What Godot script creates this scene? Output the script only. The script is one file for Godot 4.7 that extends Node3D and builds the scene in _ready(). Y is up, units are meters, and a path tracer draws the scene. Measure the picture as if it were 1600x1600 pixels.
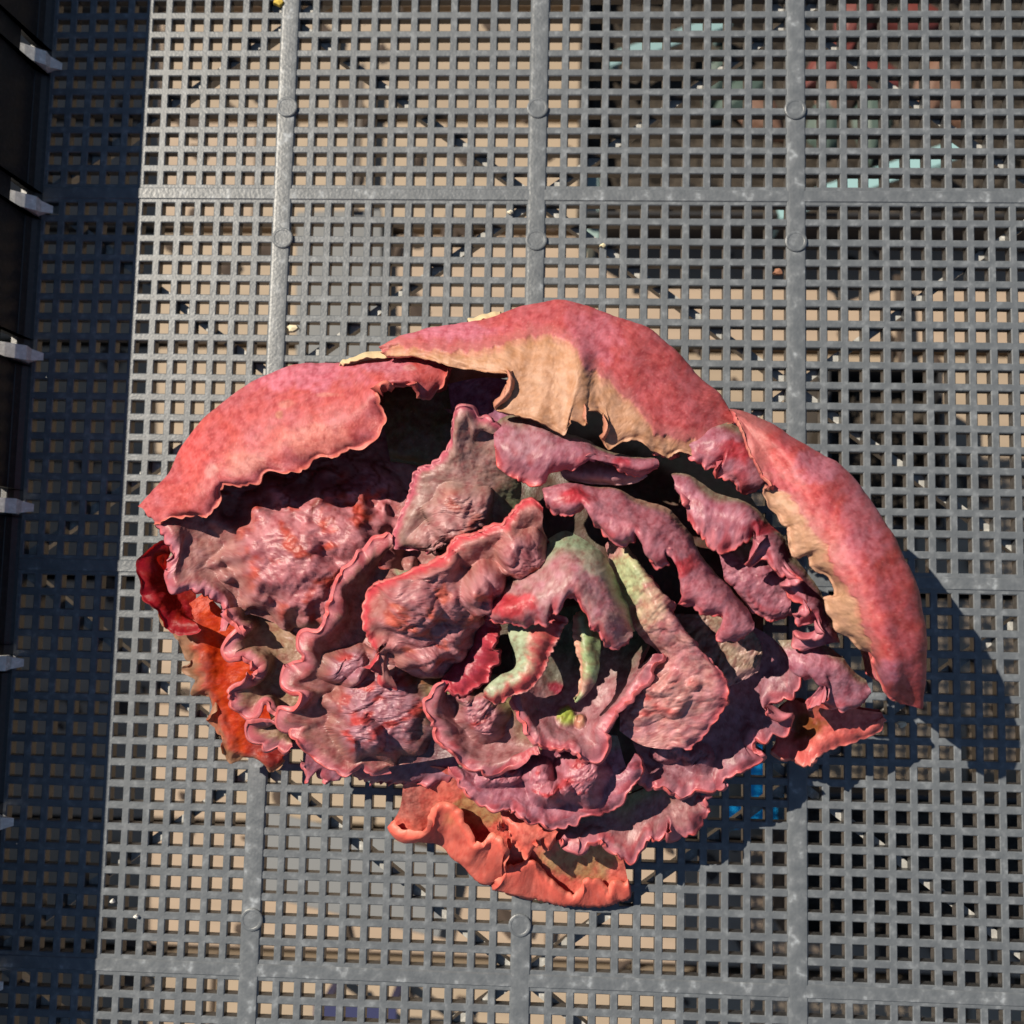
extends Node3D
# A frilled, warty red succulent lying in a black plastic mesh tray in hard sun.
# Lengths: P is one pitch of the tray's mesh, U is a fine unit used for the plant's shape.
const P := 0.006
const U := P / 31.7
const CAM := Vector3(13.88537, 48.81825, 20.0) * P
const RIGHT := Vector3(0.9988715, -0.0419433, -0.0222813)
const DOWN := Vector3(0.0184379, -0.0898871, 0.9957813)
const AHEAD := Vector3(-0.0437691, -0.9950684, -0.0890123)
const SLOPE := Vector3(0.80, -1.0, 0.50)   # the way the sunlight travels

var names := {}
var N1 := FastNoiseLite.new()
var N2 := FastNoiseLite.new()
var CELL := FastNoiseLite.new()
var plant: Node3D
var leaf_material: StandardMaterial3D
var triangles := 0


func _ready() -> void:
	# camera
	var cam := Camera3D.new()
	cam.name = "camera"
	var lens := CameraAttributesPhysical.new()
	lens.frustum_focal_length = 24.07
	lens.exposure_aperture = 11.0
	lens.frustum_focus_distance = 0.262
	cam.attributes = lens
	cam.keep_aspect = Camera3D.KEEP_HEIGHT
	cam.fov = 53.0
	cam.near = 0.01
	cam.far = 50.0
	cam.transform = Transform3D(Basis(RIGHT, -DOWN, -AHEAD).orthonormalized(), CAM)
	add_child(cam)
	cam.make_current()
	# sky and exposure
	var sky_look := ProceduralSkyMaterial.new()
	sky_look.sky_top_color = Color(0.058, 0.094, 0.16).linear_to_srgb()
	sky_look.sky_horizon_color = Color(0.20, 0.21, 0.215).linear_to_srgb()
	sky_look.sky_curve = 0.12
	sky_look.ground_bottom_color = Color(0.20, 0.17, 0.14).linear_to_srgb()
	sky_look.ground_horizon_color = Color(0.28, 0.26, 0.24).linear_to_srgb()
	sky_look.sun_angle_max = 12.0
	var sky := Sky.new()
	sky.sky_material = sky_look
	var air := Environment.new()
	air.background_mode = Environment.BG_SKY
	air.sky = sky
	air.tonemap_mode = Environment.TONE_MAPPER_LINEAR
	air.tonemap_exposure = 1.62
	air.sdfgi_enabled = true
	air.ssao_enabled = true
	air.ssil_enabled = true
	var around := WorldEnvironment.new()
	around.name = "surroundings"
	around.environment = air
	add_child(around)
	# sun
	var sun := DirectionalLight3D.new()
	sun.name = "sun"
	sun.light_energy = 1.55
	sun.light_color = Color(1.0, 0.955, 0.88)
	sun.light_angular_distance = 0.5
	sun.shadow_enabled = true
	sun.transform = Transform3D(Basis.looking_at(SLOPE, Vector3.UP), Vector3(0, 1, 0))
	add_child(sun)

	for n in [[N1, 11], [N2, 23]]:
		n[0].noise_type = FastNoiseLite.TYPE_SIMPLEX_SMOOTH
		n[0].seed = n[1]
		n[0].frequency = 1.0
		n[0].fractal_type = FastNoiseLite.FRACTAL_NONE
	N2.fractal_type = FastNoiseLite.FRACTAL_FBM
	N2.fractal_octaves = 3
	CELL.noise_type = FastNoiseLite.TYPE_CELLULAR
	CELL.seed = 7
	CELL.frequency = 1.0
	CELL.fractal_type = FastNoiseLite.FRACTAL_NONE
	CELL.cellular_return_type = FastNoiseLite.RETURN_DISTANCE2_SUB
	CELL.cellular_jitter = 0.9

	build_ground()
	build_crate()
	build_plant()
	build_crumbs()
	print("triangles ", triangles)


# ---------------------------------------------------------------- helpers

func at(x: float, y: float, h: float) -> Vector3:
	# the point at height h over the tray's mesh on the line of sight through (x, y)
	var d := RIGHT * ((x - 800.0) / 1604.55) + DOWN * ((y - 800.0) / 1604.55) + AHEAD
	return CAM + d * ((h * U - CAM.y) / d.y)


func numbered(called: String) -> String:
	names[called] = names.get(called, -1) + 1
	return called if names[called] == 0 else "%s_%03d" % [called, names[called]]


func thing(called: String, label: String, category: String, at_: Vector3, group := "") -> Node3D:
	var o := Node3D.new()
	o.name = numbered(called)
	add_child(o)
	o.position = at_
	tag(o, label, category, group)
	return o


func tag(o: Node, label: String, category := "", group := "", kind := "") -> void:
	if label: o.set_meta("label", label)
	if category: o.set_meta("category", category)
	if group: o.set_meta("group", group)
	if kind: o.set_meta("kind", kind)


func put(called: String, mesh: Mesh, m: Material, parent: Node, where := Vector3.ZERO, turn := Vector3.ZERO) -> MeshInstance3D:
	var o := MeshInstance3D.new()
	o.name = called
	o.mesh = mesh
	o.material_override = m
	o.position = where
	o.rotation = turn
	parent.add_child(o, true)
	return o


func lin(hex: String) -> Color:
	return Color(hex).srgb_to_linear()


func noise_image(freq: float, seed_: int, normal: float, lo := Color.BLACK, hi := Color.WHITE, size := 512, octaves := 4, scuff := Color(0, 0, 0, 0)) -> NoiseTexture2D:
	var f := FastNoiseLite.new()
	f.noise_type = FastNoiseLite.TYPE_SIMPLEX_SMOOTH
	f.frequency = freq
	f.seed = seed_
	f.fractal_octaves = octaves
	var t := NoiseTexture2D.new()
	t.width = size
	t.height = size
	t.seamless = true
	t.noise = f
	if normal > 0.0:
		t.as_normal_map = true
		t.bump_strength = normal
	else:
		var g := Gradient.new()
		g.set_color(0, lo)
		g.set_color(1, hi)
		if scuff.a > 0.0:
			g.add_point(0.55, lo.lerp(hi, 0.5))
			g.add_point(0.72, hi)
			g.set_color(g.get_point_count() - 1, scuff)
		t.color_ramp = g
	return t


func plastic(lo: Color, hi: Color, rough: float, tile: float, wear := 1.5) -> StandardMaterial3D:
	var m := StandardMaterial3D.new()
	m.albedo_color = Color.WHITE
	m.albedo_texture = noise_image(0.02, 5, 0.0, lo.linear_to_srgb(), hi.linear_to_srgb(), 1024, 6, (hi * wear).linear_to_srgb())
	m.roughness = rough
	m.normal_enabled = true
	m.normal_texture = noise_image(0.16, 9, 5.0)
	m.normal_scale = 0.07
	m.uv1_triplanar = true
	m.uv1_world_triplanar = true
	m.uv1_scale = Vector3.ONE * tile
	return m


func flat_colour(c: Color, rough := 0.6) -> StandardMaterial3D:
	var m := StandardMaterial3D.new()
	m.albedo_color = c.linear_to_srgb()
	m.roughness = rough
	return m


func quad(st: SurfaceTool, a: Vector3, b: Vector3, c: Vector3, d: Vector3) -> void:
	# a, b, c, d run clockwise as seen from outside
	for v in [a, b, c, a, c, d]:
		st.add_vertex(v)
	triangles += 2


func finish(st: SurfaceTool) -> ArrayMesh:
	st.generate_normals()
	return st.commit()


func block(st: SurfaceTool, lo: Vector3, hi: Vector3, bevel := 0.0) -> void:
	# a box whose four upper edges are chamfered
	var a := lo
	var b := hi
	var t := hi.y - bevel
	var p := [Vector3(a.x, a.y, a.z), Vector3(b.x, a.y, a.z), Vector3(b.x, a.y, b.z), Vector3(a.x, a.y, b.z)]
	var q := [Vector3(a.x, t, a.z), Vector3(b.x, t, a.z), Vector3(b.x, t, b.z), Vector3(a.x, t, b.z)]
	var r := [Vector3(a.x + bevel, b.y, a.z + bevel), Vector3(b.x - bevel, b.y, a.z + bevel), Vector3(b.x - bevel, b.y, b.z - bevel), Vector3(a.x + bevel, b.y, b.z - bevel)]
	for i in 4:
		var j := (i + 1) % 4
		quad(st, p[j], p[i], q[i], q[j])
		if bevel > 0.0:
			quad(st, q[j], q[i], r[i], r[j])
	quad(st, r[0], r[1], r[2], r[3])
	quad(st, p[3], p[2], p[1], p[0])


func tool() -> SurfaceTool:
	var st := SurfaceTool.new()
	st.begin(Mesh.PRIMITIVE_TRIANGLES)
	st.set_smooth_group(-1)
	return st


# ---------------------------------------------------------------- ground under the tray

func build_ground() -> void:
	var low := -1550.0 * U
	var deck := Node3D.new()
	deck.name = "ground"
	add_child(deck)
	tag(deck, "", "", "", "structure")
	var sheet := tool()
	block(sheet, Vector3(-3, low - 0.06, -3), Vector3(3, low - 0.03, 3))
	put("soil", finish(sheet), flat_colour(Color(0.03, 0.026, 0.022), 0.95), deck)
	var rng := RandomNumberGenerator.new()
	rng.seed = 41
	var woods: Array[StandardMaterial3D] = []
	for k in 4:
		var m := StandardMaterial3D.new()
		var c: Color = [Color(0.31, 0.24, 0.172), Color(0.285, 0.22, 0.158), Color(0.325, 0.245, 0.18), Color(0.265, 0.205, 0.15)][k]
		m.albedo_texture = noise_image(0.006, 60 + k, 0.0, (c * 0.86).linear_to_srgb(), c.linear_to_srgb(), 512, 5)
		m.roughness = 0.75
		m.uv1_triplanar = true
		m.uv1_world_triplanar = true
		m.uv1_scale = Vector3(4, 4, 30)
		woods.append(m)
	# boards run across the picture; the gaps between them show as dark lines
	var wide := 366.0 * U
	var gap := 26.0 * U
	var z0 := at(800, 185, -1550).z
	for k in range(-5, 13):
		var z := z0 + (k - 1) * wide
		var x := -0.62 + rng.randf() * 0.25
		while x < 0.75:
			var long := 0.34 + rng.randf() * 0.16
			var st := tool()
			block(st, Vector3(x, low - 0.018, z + gap * 0.5), Vector3(x + long - 0.0016, low + rng.randf() * 0.0006, z + wide - gap * 0.5), 0.0015)
			put("board", finish(st), woods[rng.randi() % 4], deck)
			x += long

	# things standing on the boards, seen out of focus through the mesh
	var black := flat_colour(Color(0.012, 0.012, 0.014), 0.55)
	var tray := thing("seed_tray", "black tray of soil on the boards under the mesh, towards the top right", "tray", at(1250, 200, -1550))
	tray_parts(tray, black, 0.26, 0.145, 0.05)
	var tray2 := thing("seed_tray", "black tray on the boards under the mesh, at the lower right of the plant", "tray", at(1450, 1330, -1550))
	tray_parts(tray2, black, 0.17, 0.075, 0.045)
	var tray3 := thing("seed_tray", "black tray on the boards hidden under the right shoulder of the plant", "tray", at(1340, 720, -1550))
	tray_parts(tray3, black, 0.06, 0.085, 0.05)
	var red := flat_colour(Color(0.10, 0.02, 0.016), 0.6)
	var rust := flat_colour(Color(0.11, 0.055, 0.035), 0.7)
	var green := flat_colour(Color(0.04, 0.065, 0.055), 0.6)
	var spots := [[1330, 40, 0, "leftmost in the upper row of red leaves in the soil tray"], [1420, 35, 0, "red leaf farthest right in the soil tray under the mesh"], [1290, 110, 0, "red leaf nearest the right-hand bead, in the soil tray"], [1360, 125, 0, "red leaf lowest in the soil tray under the mesh"], [1300, 165, 1, "brown leaf just right of the right-hand bead's upper boss"], [1460, 130, 1, "brown leaf uppermost of the two at the right of the soil tray"], [1490, 160, 1, "brown leaf farthest right in the soil tray"], [1190, 185, 1, "brown leaf left of the right-hand bead in the soil tray"], [1120, 125, 2, "blue green leaf uppermost and leftmost in the soil tray"], [1290, 190, 2, "blue green leaf just right of the right-hand bead"], [1150, 160, 2, "blue green leaf left of the bead, the lower of the pair"], [1360, 205, 2, "blue green leaf farthest right in the soil tray"]]
	for s in spots:
		var o := thing("fallen_leaf", s[3], "leaf", at(s[0], s[1], -1400), ["red leaves under the mesh", "brown leaves under the mesh", "green leaves under the mesh"][s[2]])
		var st := tool()
		var a := rng.randf() * TAU
		for i in 10:
			for j in 5:
				var f := func(u: float, v: float) -> Vector3:
					var w := sin(PI * pow(u, 0.7)) * 0.011
					var p := Vector3((u - 0.5) * 0.042, 0.004 * sin(PI * u) - 0.006 * (v - 0.5) * (v - 0.5) * 4.0 + 0.004, (v - 0.5) * 2.0 * w)
					return p.rotated(Vector3.UP, a)
				quad(st, f.call(i / 10.0, j / 5.0), f.call((i + 1) / 10.0, j / 5.0), f.call((i + 1) / 10.0, (j + 1) / 5.0), f.call(i / 10.0, (j + 1) / 5.0))
		st.set_smooth_group(0)
		tag(o, "", "")
		put("blade", finish(st), [red, rust, green][s[2]], o)
	# plastic strips
	strip("plant_label", "pale teal plastic strip lying slantwise under the mesh near the top right", [1215, 330, 1500, 232], 0.010, Color(0.22, 0.36, 0.37), -1250)
	strip("plant_label", "pale teal plastic strip standing under the mesh right of the centre rib at the top", [925, 270, 925, 375], 0.008, Color(0.2, 0.28, 0.27), -1350)
	strip("plant_label", "teal plastic strip under the mesh at the top edge of the tray", [950, 95, 1140, 30], 0.008, Color(0.17, 0.27, 0.28), -1300)
	strip("plant_label", "bright blue plastic strip under the mesh in the shadow below the plant", [1135, 1272, 1285, 1262], 0.016, Color(0.0, 0.30, 0.68), -1480)
	strip("plant_label", "bright blue plastic strip standing beside the other under the plant's shadow", [1183, 1165, 1190, 1250], 0.012, Color(0.0, 0.30, 0.68), -1490)
	strip("plant_label", "dark blue plastic strip under the mesh at the bottom edge", [490, 1580, 620, 1586], 0.008, Color(0.025, 0.028, 0.08), -1300)
	strip("grey_slat", "grey plastic slat lying on the boards left of the plant's top leaf", [530, 330, 530, 640], 0.05, Color(0.10, 0.105, 0.11), -1500)
	strip("grey_slat", "grey plastic slat lying on the boards below the plant's left side", [400, 1330, 700, 1400], 0.045, Color(0.16, 0.165, 0.17), -1500)
	strip("cane", "thin brown cane lying upright across the boards right of the centre", [1405, 430, 1430, 1000], 0.006, Color(0.05, 0.035, 0.025), -1480)
	strip("cane", "thin brown cane lying across the boards left of the centre rib", [562, 100, 552, 330], 0.006, Color(0.05, 0.035, 0.025), -1480)
	# bark and leaf litter lying on the boards, thickest along the gaps
	var litter := tool()
	for i in 420:
		var row := rng.randi_range(-2, 10)
		var off := rng.randfn(0.0, 0.16) if rng.randf() < 0.7 else rng.randf_range(-0.5, 0.5)
		var c := Vector3(rng.randf_range(-0.20, 0.37), low + 0.0012 + rng.randf() * 0.002, z0 + (row - 1) * wide + off * wide)
		var r := 0.003 + 0.011 * pow(rng.randf(), 3.0)
		var spin := rng.randf() * TAU
		var thin := rng.randf_range(0.3, 0.9)
		var tilt := rng.randf_range(-0.3, 0.3)
		var last := Vector3.ZERO
		var first := Vector3.ZERO
		for k in 8:
			var a := TAU * minf(k, 7) / 7.0
			var w := r * (0.65 + 0.35 * absf(sin(a * 2.3 + spin)))
			var v := c + Vector3(cos(a) * w, 0, sin(a) * w * thin).rotated(Vector3.UP, spin) + Vector3(0, absf(cos(a)) * r * absf(tilt), 0)
			if k == 0: first = v
			else:
				var end := first if k == 7 else v
				for q in [c + Vector3(0, r * 0.25, 0), last, end]:
					litter.add_vertex(q)
			last = v
	var scraps := put("leaf_litter", finish(litter), flat_colour(Color(0.045, 0.03, 0.022), 0.9), self)
	tag(scraps, "dark bark and leaf litter scattered over the boards under the mesh", "litter", "", "stuff")
	# the bench rail that shades the boards at the left
	var end_a := at(256, 100, -1550) - Vector3(SLOPE.x, 0, SLOPE.z) * 0.17
	var end_b := at(238, 1500, -1550) - Vector3(SLOPE.x, 0, SLOPE.z) * 0.17
	var rail := thing("bench_rail", "dark bench rail beside the boards at the left, under the tray", "rail", (end_a + end_b) / 2)
	rail.rotation.y = atan2(end_b.x - end_a.x, end_b.z - end_a.z)
	var rs := tool()
	block(rs, Vector3(-0.012, 0, -0.7), Vector3(0.0, 0.17, 0.7), 0.002)
	put("rail_board", finish(rs), flat_colour(Color(0.05, 0.045, 0.04), 0.8), rail)


func tray_parts(tray: Node3D, m: Material, w: float, d: float, h: float) -> void:
	var t := 0.002
	for s in [[-w / 2, -d / 2, w / 2, -d / 2 + t], [-w / 2, d / 2 - t, w / 2, d / 2], [-w / 2, -d / 2 + t, -w / 2 + t, d / 2 - t], [w / 2 - t, -d / 2 + t, w / 2, d / 2 - t]]:
		var st := tool()
		block(st, Vector3(s[0], 0.002, s[1]), Vector3(s[2], h, s[3]), 0.0004)
		put("side", finish(st), m, tray)
	var fill := tool()
	var n := 40
	var pt := func(i: int, j: int) -> Vector3:
		var x := -w / 2 + t + (w - 2 * t) * i / n
		var z := -d / 2 + t + (d - 2 * t) * j / n
		return Vector3(x, h * 0.55 + 0.006 * N2.get_noise_2d(x * 90.0, z * 90.0), z)
	for i in n:
		for j in n:
			quad(fill, pt.call(i, j), pt.call(i + 1, j), pt.call(i + 1, j + 1), pt.call(i, j + 1))
	fill.set_smooth_group(0)
	var soil := plastic(Color(0.008, 0.006, 0.005), Color(0.06, 0.045, 0.03), 0.95, 30.0)
	put("soil", finish(fill), soil, tray)
	var base := tool()
	block(base, Vector3(-w / 2 + t, 0.002, -d / 2 + t), Vector3(w / 2 - t, 0.004, d / 2 - t))
	put("base", finish(base), m, tray)


func strip(called: String, label: String, ends: Array, wide: float, c: Color, h: float) -> void:
	var a := at(ends[0], ends[1], h)
	var b := at(ends[2], ends[3], h)
	var o := thing(called, label, called.replace("_", " "), (a + b) / 2)
	o.rotation.y = -atan2(b.z - a.z, b.x - a.x)
	var half := a.distance_to(b) / 2
	var st := tool()
	block(st, Vector3(-half, -0.0008, -wide / 2), Vector3(half, 0.0008, wide / 2), 0.0003)
	# lies on whatever is below: a short foot at each end carries it
	var drop := a.y + 1550.0 * U
	if drop > 0.02:
		for s in [-1, 1]:
			var e: float = s * (half - 0.004)
			block(st, Vector3(e - 0.002, -drop, -0.002), Vector3(e + 0.002, -0.0008, 0.002))
	put("strip", finish(st), flat_colour(c, 0.45), o)


# ---------------------------------------------------------------- the tray

func build_crate() -> void:
	var crate := thing("mesh_tray", "black plastic mesh tray with ribbed low side wall, dusty in the sun", "tray", Vector3(13.0, 0, 18.6) * P)
	var dusty := plastic(Color(0.074, 0.083, 0.094), Color(0.120, 0.131, 0.144), 0.46, 12.0)
	var worn := plastic(Color(0.074, 0.083, 0.094), Color(0.128, 0.139, 0.152), 0.44, 9.0, 2.6)
	var tabs := plastic(Color(0.46, 0.455, 0.44), Color(0.66, 0.65, 0.63), 0.45, 26.0)
	var clean := plastic(Color(0.24, 0.238, 0.23), Color(0.36, 0.355, 0.34), 0.45, 26.0)
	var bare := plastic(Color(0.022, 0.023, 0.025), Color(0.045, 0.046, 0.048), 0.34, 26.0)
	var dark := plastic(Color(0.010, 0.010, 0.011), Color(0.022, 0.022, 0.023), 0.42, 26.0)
	var o := crate.position
	var thick := 0.48 * P
	var ex := 0.6 * P
	# panels of square holes between the ribs
	var xs := []      # [x0, x1, cells]
	xs.append([-12.15, -0.3, 12])
	for k in 3:
		xs.append([0.3 + 12.6 * k, 12.3 + 12.6 * k, 12])
	var zs := []
	for k in range(-1, 3):
		zs.append([0.3 + 18.6 * k, 18.3 + 18.6 * k, 18])
	for ix in xs:
		for iz in zs:
			var st := tool()
			var walls := tool()
			var cx: float = (ix[1] - ix[0]) / ix[2] * P
			var cz: float = (iz[1] - iz[0]) / iz[2] * P
			for i in ix[2]:
				for j in iz[2]:
					hole(st, walls, Vector3(ix[0] * P + i * cx, 0, iz[0] * P + j * cz) - o, cx, cz, thick)
			st.generate_normals()
			walls.generate_normals()
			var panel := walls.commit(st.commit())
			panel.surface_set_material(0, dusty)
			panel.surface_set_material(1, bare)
			put("mesh_panel", panel, null, crate)
	# ribs that run away from the camera's foot: rounded beads
	for k in 4:
		var x: float = 12.6 * k * P - o.x
		if k == 3: x -= 0.0
		var st := tool()
		var half := 0.30 * P
		var n := 8
		var z0 := (-18.3 * P) - o.z
		var z1 := (55.5 * P) - o.z
		var prev := Vector2.ZERO
		for s in n + 1:
			var a := PI * s / n
			var q := Vector2(x - cos(a) * 0.43 * P, 0.0001 + pow(sin(a), 0.6) * 0.05 * P)
			if s > 0:
				quad(st, Vector3(prev.x, prev.y, z0), Vector3(q.x, q.y, z0), Vector3(q.x, q.y, z1), Vector3(prev.x, prev.y, z1))
			prev = q
		block(st, Vector3(x - half, -thick, z0), Vector3(x + half, 0.00015, z1))
		put("floor_rib", finish(st), worn, crate)
	for k in range(-1, 4):
		var z: float = 18.6 * k * P - o.z
		for c in 4:
			var a: float = (xs[c][0]) * P - o.x
			var b: float = (xs[c][1]) * P - o.x
			var st := tool()
			block(st, Vector3(a, -thick, z - 0.3 * P), Vector3(b, 0.0003, z + 0.3 * P), 0.0003)
			put("cross_rib", finish(st), worn, crate)
	# round ejector marks on the beads
	for q in [[0.05, -4.45], [12.56, -4.42], [25.15, -4.37], [0.1, 2.28], [12.63, 2.29], [25.17, 2.27], [0.05, 34.9], [12.52, 34.72], [0.05, 14.2], [12.6, 14.2], [25.2, 14.2], [12.6, 20.9], [0.05, 20.9]]:
		var st := tool()
		var n := 28
		var c := Vector3(q[0] * P - o.x, 0, q[1] * P - o.z)
		var ring := [[0.52, 0.02], [0.52, 0.125], [0.47, 0.15], [0.40, 0.15], [0.37, 0.135], [0.0, 0.135]]
		for r in ring.size() - 1:
			for i in n:
				var a0 := TAU * i / n
				var a1 := TAU * (i + 1) / n
				var f := func(rr: Array, a: float) -> Vector3: return c + Vector3(cos(a) * rr[0] * P, rr[1] * P, sin(a) * rr[0] * P)
				quad(st, f.call(ring[r], a0), f.call(ring[r], a1), f.call(ring[r + 1], a1), f.call(ring[r + 1], a0))
		put("round_boss", finish(st), dusty, crate)
	# slanting stiffeners under the mesh: from each crossing to the middle of the next bay
	for k in range(-1, 3):
		for c in range(-1, 3):
			var mid := Vector2(12.6 * (c + (1 if (c + k) % 2 else 0)), 0)
			for s in 2:
				var from := Vector2(12.6 * c, 18.6 * k)
				var to := Vector2(12.6 * (c + 1), 18.6 * k + 9.3)
				if (c % 2 == 0) == (s == 0):
					from = Vector2(12.6 * c, 18.6 * k + 9.3 + (9.3 if s == 0 else 0.0) - (0.0 if s == 0 else 0.0))
					to = Vector2(12.6 * (c + 1), 18.6 * k + 9.3 + (0.0 if s == 0 else 9.3))
				var st := tool()
				if s == 0:
					# upper half of the bay
					if c % 2 == 0:
						from = Vector2(12.6 * c, 18.6 * k + 9.3); to = Vector2(12.6 * (c + 1), 18.6 * k)
						if c == 0: pass
					else:
						from = Vector2(12.6 * c, 18.6 * k); to = Vector2(12.6 * (c + 1), 18.6 * k + 9.3)
				else:
					if c % 2 == 0:
						from = Vector2(12.6 * c, 18.6 * k + 9.3); to = Vector2(12.6 * (c + 1), 18.6 * (k + 1))
					else:
						from = Vector2(12.6 * c, 18.6 * (k + 1)); to = Vector2(12.6 * (c + 1), 18.6 * k + 9.3)
				if c == -1:
					# the wall cuts this bay short
					from = to + (from - to) * 0.955
				bar(st, from * P - Vector2(o.x, o.z), to * P - Vector2(o.x, o.z), 0.20 * P, -thick - 0.6 * P, -thick - 0.0002)
				put("slanting_stiffener", finish(st), clean, crate)
	# the left wall, its foot fillet, and the upright ribs with a slot above each
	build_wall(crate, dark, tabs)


func bar(st: SurfaceTool, a: Vector2, b: Vector2, half: float, y0: float, y1: float) -> void:
	var d := (b - a).normalized()
	var s := Vector2(-d.y, d.x) * half
	var c := [a + s, b + s, b - s, a - s]
	for i in 4:
		var p: Vector2 = c[i]
		var q: Vector2 = c[(i + 1) % 4]
		quad(st, Vector3(p.x, y0, p.y), Vector3(q.x, y0, q.y), Vector3(q.x, y1, q.y), Vector3(p.x, y1, p.y))
	quad(st, Vector3(c[3].x, y1, c[3].y), Vector3(c[2].x, y1, c[2].y), Vector3(c[1].x, y1, c[1].y), Vector3(c[0].x, y1, c[0].y))
	quad(st, Vector3(c[0].x, y0, c[0].y), Vector3(c[1].x, y0, c[1].y), Vector3(c[2].x, y0, c[2].y), Vector3(c[3].x, y0, c[3].y))


func hole(st: SurfaceTool, walls: SurfaceTool, a: Vector3, cx: float, cz: float, thick: float) -> void:
	# one cell of the mesh: bars round a square hole, its upper edges rounded, its walls tapering inwards
	var m := 0.182 * P
	var e := 0.045 * P
	var ring := func(inset: float, y: float) -> Array:
		return [a + Vector3(inset, y, inset), a + Vector3(cx - inset, y, inset), a + Vector3(cx - inset, y, cz - inset), a + Vector3(inset, y, cz - inset)]
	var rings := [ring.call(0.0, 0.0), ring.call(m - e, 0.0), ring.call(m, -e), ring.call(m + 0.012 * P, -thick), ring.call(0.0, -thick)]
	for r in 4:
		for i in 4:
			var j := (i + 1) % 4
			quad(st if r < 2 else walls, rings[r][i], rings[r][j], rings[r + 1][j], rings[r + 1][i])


func build_wall(crate: Node3D, dark: Material, pale: Material) -> void:
	var o := crate.position
	var z0 := -24.0
	var z1 := 54.0
	# profile from the floor up the inner face, over the rim and down the outer face
	var inner := [[-12.15, 0.01], [-12.3, 0.06], [-12.5, 0.25], [-12.62, 0.6], [-12.66, 0.62], [-12.71, 2.0], [-12.95, 7.2]]
	var outer := [[-13.2, 7.2], [-12.98, 2.0], [-12.94, 0.62], [-12.9, 0.6], [-12.8, 0.0], [-12.8, -0.5]]
	var foot := -6.58
	# courses of wall between the slots; a slot sits just beyond each upright rib
	var k := -2
	var st := tool()
	var from := z0
	while true:
		var slot0 := foot + 7.48 * k - 0.85
		var slot1 := slot0 + 1.33
		var last := slot0 > z1
		wall_run(st, inner, outer, from, z1 if last else slot0, 0, o)
		if last:
			break
		wall_run(st, inner, outer, slot0, slot1, 5, o)   # only above the slot
		wall_run(st, inner.slice(0, 5), [[-12.94, 0.62], [-12.9, 0.5], [-12.8, 0.0], [-12.8, -0.5]], slot0, slot1, 0, o)
		from = slot1
		k += 1
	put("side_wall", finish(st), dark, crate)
	for i in range(-1, 7):
		var z := foot + 7.48 * i
		var fin := tool()
		# a rib whose inner edge runs down the wall and out into a little toe
		var edge := [[-14.2, 2.72, 0.32], [-13.3, 2.05, 0.34], [-12.7, 1.56, 0.35], [-12.25, 1.12, 0.35], [-11.98, 0.90, 0.35], [-11.94, 0.5, 0.28], [-11.56, 0.06, 0.18]]
		var back := [[-14.2, 1.9], [-13.3, 1.2], [-12.8, 0.5], [-12.5, 0.15], [-12.3, 0.02], [-12.2, 0.02], [-11.9, 0.02]]
		for s in edge.size() - 1:
			var e0: Array = edge[s]
			var e1: Array = edge[s + 1]
			var b0: Array = back[s]
			var b1: Array = back[s + 1]
			var lean0 := 0.0
			var A := Vector3(e0[0] * P, e0[1] * P, (z - e0[2]) * P) - o
			var B := Vector3(e0[0] * P, e0[1] * P, (z + e0[2]) * P) - o
			var C := Vector3(e1[0] * P, e1[1] * P, (z + e1[2]) * P) - o
			var D := Vector3(e1[0] * P, e1[1] * P, (z - e1[2]) * P) - o
			quad(fin, A, D, C, B)
			var A2 := Vector3(b0[0] * P, b0[1] * P, (z - e0[2]) * P) - o
			var D2 := Vector3(b1[0] * P, b1[1] * P, (z - e1[2]) * P) - o
			quad(fin, A2, D2, D, A)
			var B2 := Vector3(b0[0] * P, b0[1] * P, (z + e0[2]) * P) - o
			var C2 := Vector3(b1[0] * P, b1[1] * P, (z + e1[2]) * P) - o
			quad(fin, B, C, C2, B2)
		var l: Array = edge[-1]
		var lb: Array = back[-1]
		quad(fin, Vector3(l[0] * P, l[1] * P, (z + l[2]) * P) - o, Vector3(l[0] * P, l[1] * P, (z - l[2]) * P) - o, Vector3(lb[0] * P, lb[1] * P, (z - l[2]) * P) - o, Vector3(lb[0] * P, lb[1] * P, (z + l[2]) * P) - o)
		put("wall_rib", finish(fin), pale, crate)


func wall_run(st: SurfaceTool, inner: Array, outer: Array, z0: float, z1: float, above: int, o: Vector3) -> void:
	var line := inner.slice(above) + (outer if above == 0 else [outer[0], outer[1]])
	var v := func(q: Array, z: float) -> Vector3: return Vector3(q[0], q[1], z) * P - o
	for i in line.size():
		var a: Array = line[i]
		var b: Array = line[(i + 1) % line.size()]
		quad(st, v.call(a, z0), v.call(a, z1), v.call(b, z1), v.call(b, z0))
	# end faces
	for z in [z0, z1]:
		for i in range(1, line.size() - 1):
			st.add_vertex(v.call(line[0], z)); st.add_vertex(v.call(line[i], z)); st.add_vertex(v.call(line[i + 1], z))


# ---------------------------------------------------------------- leaves

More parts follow.
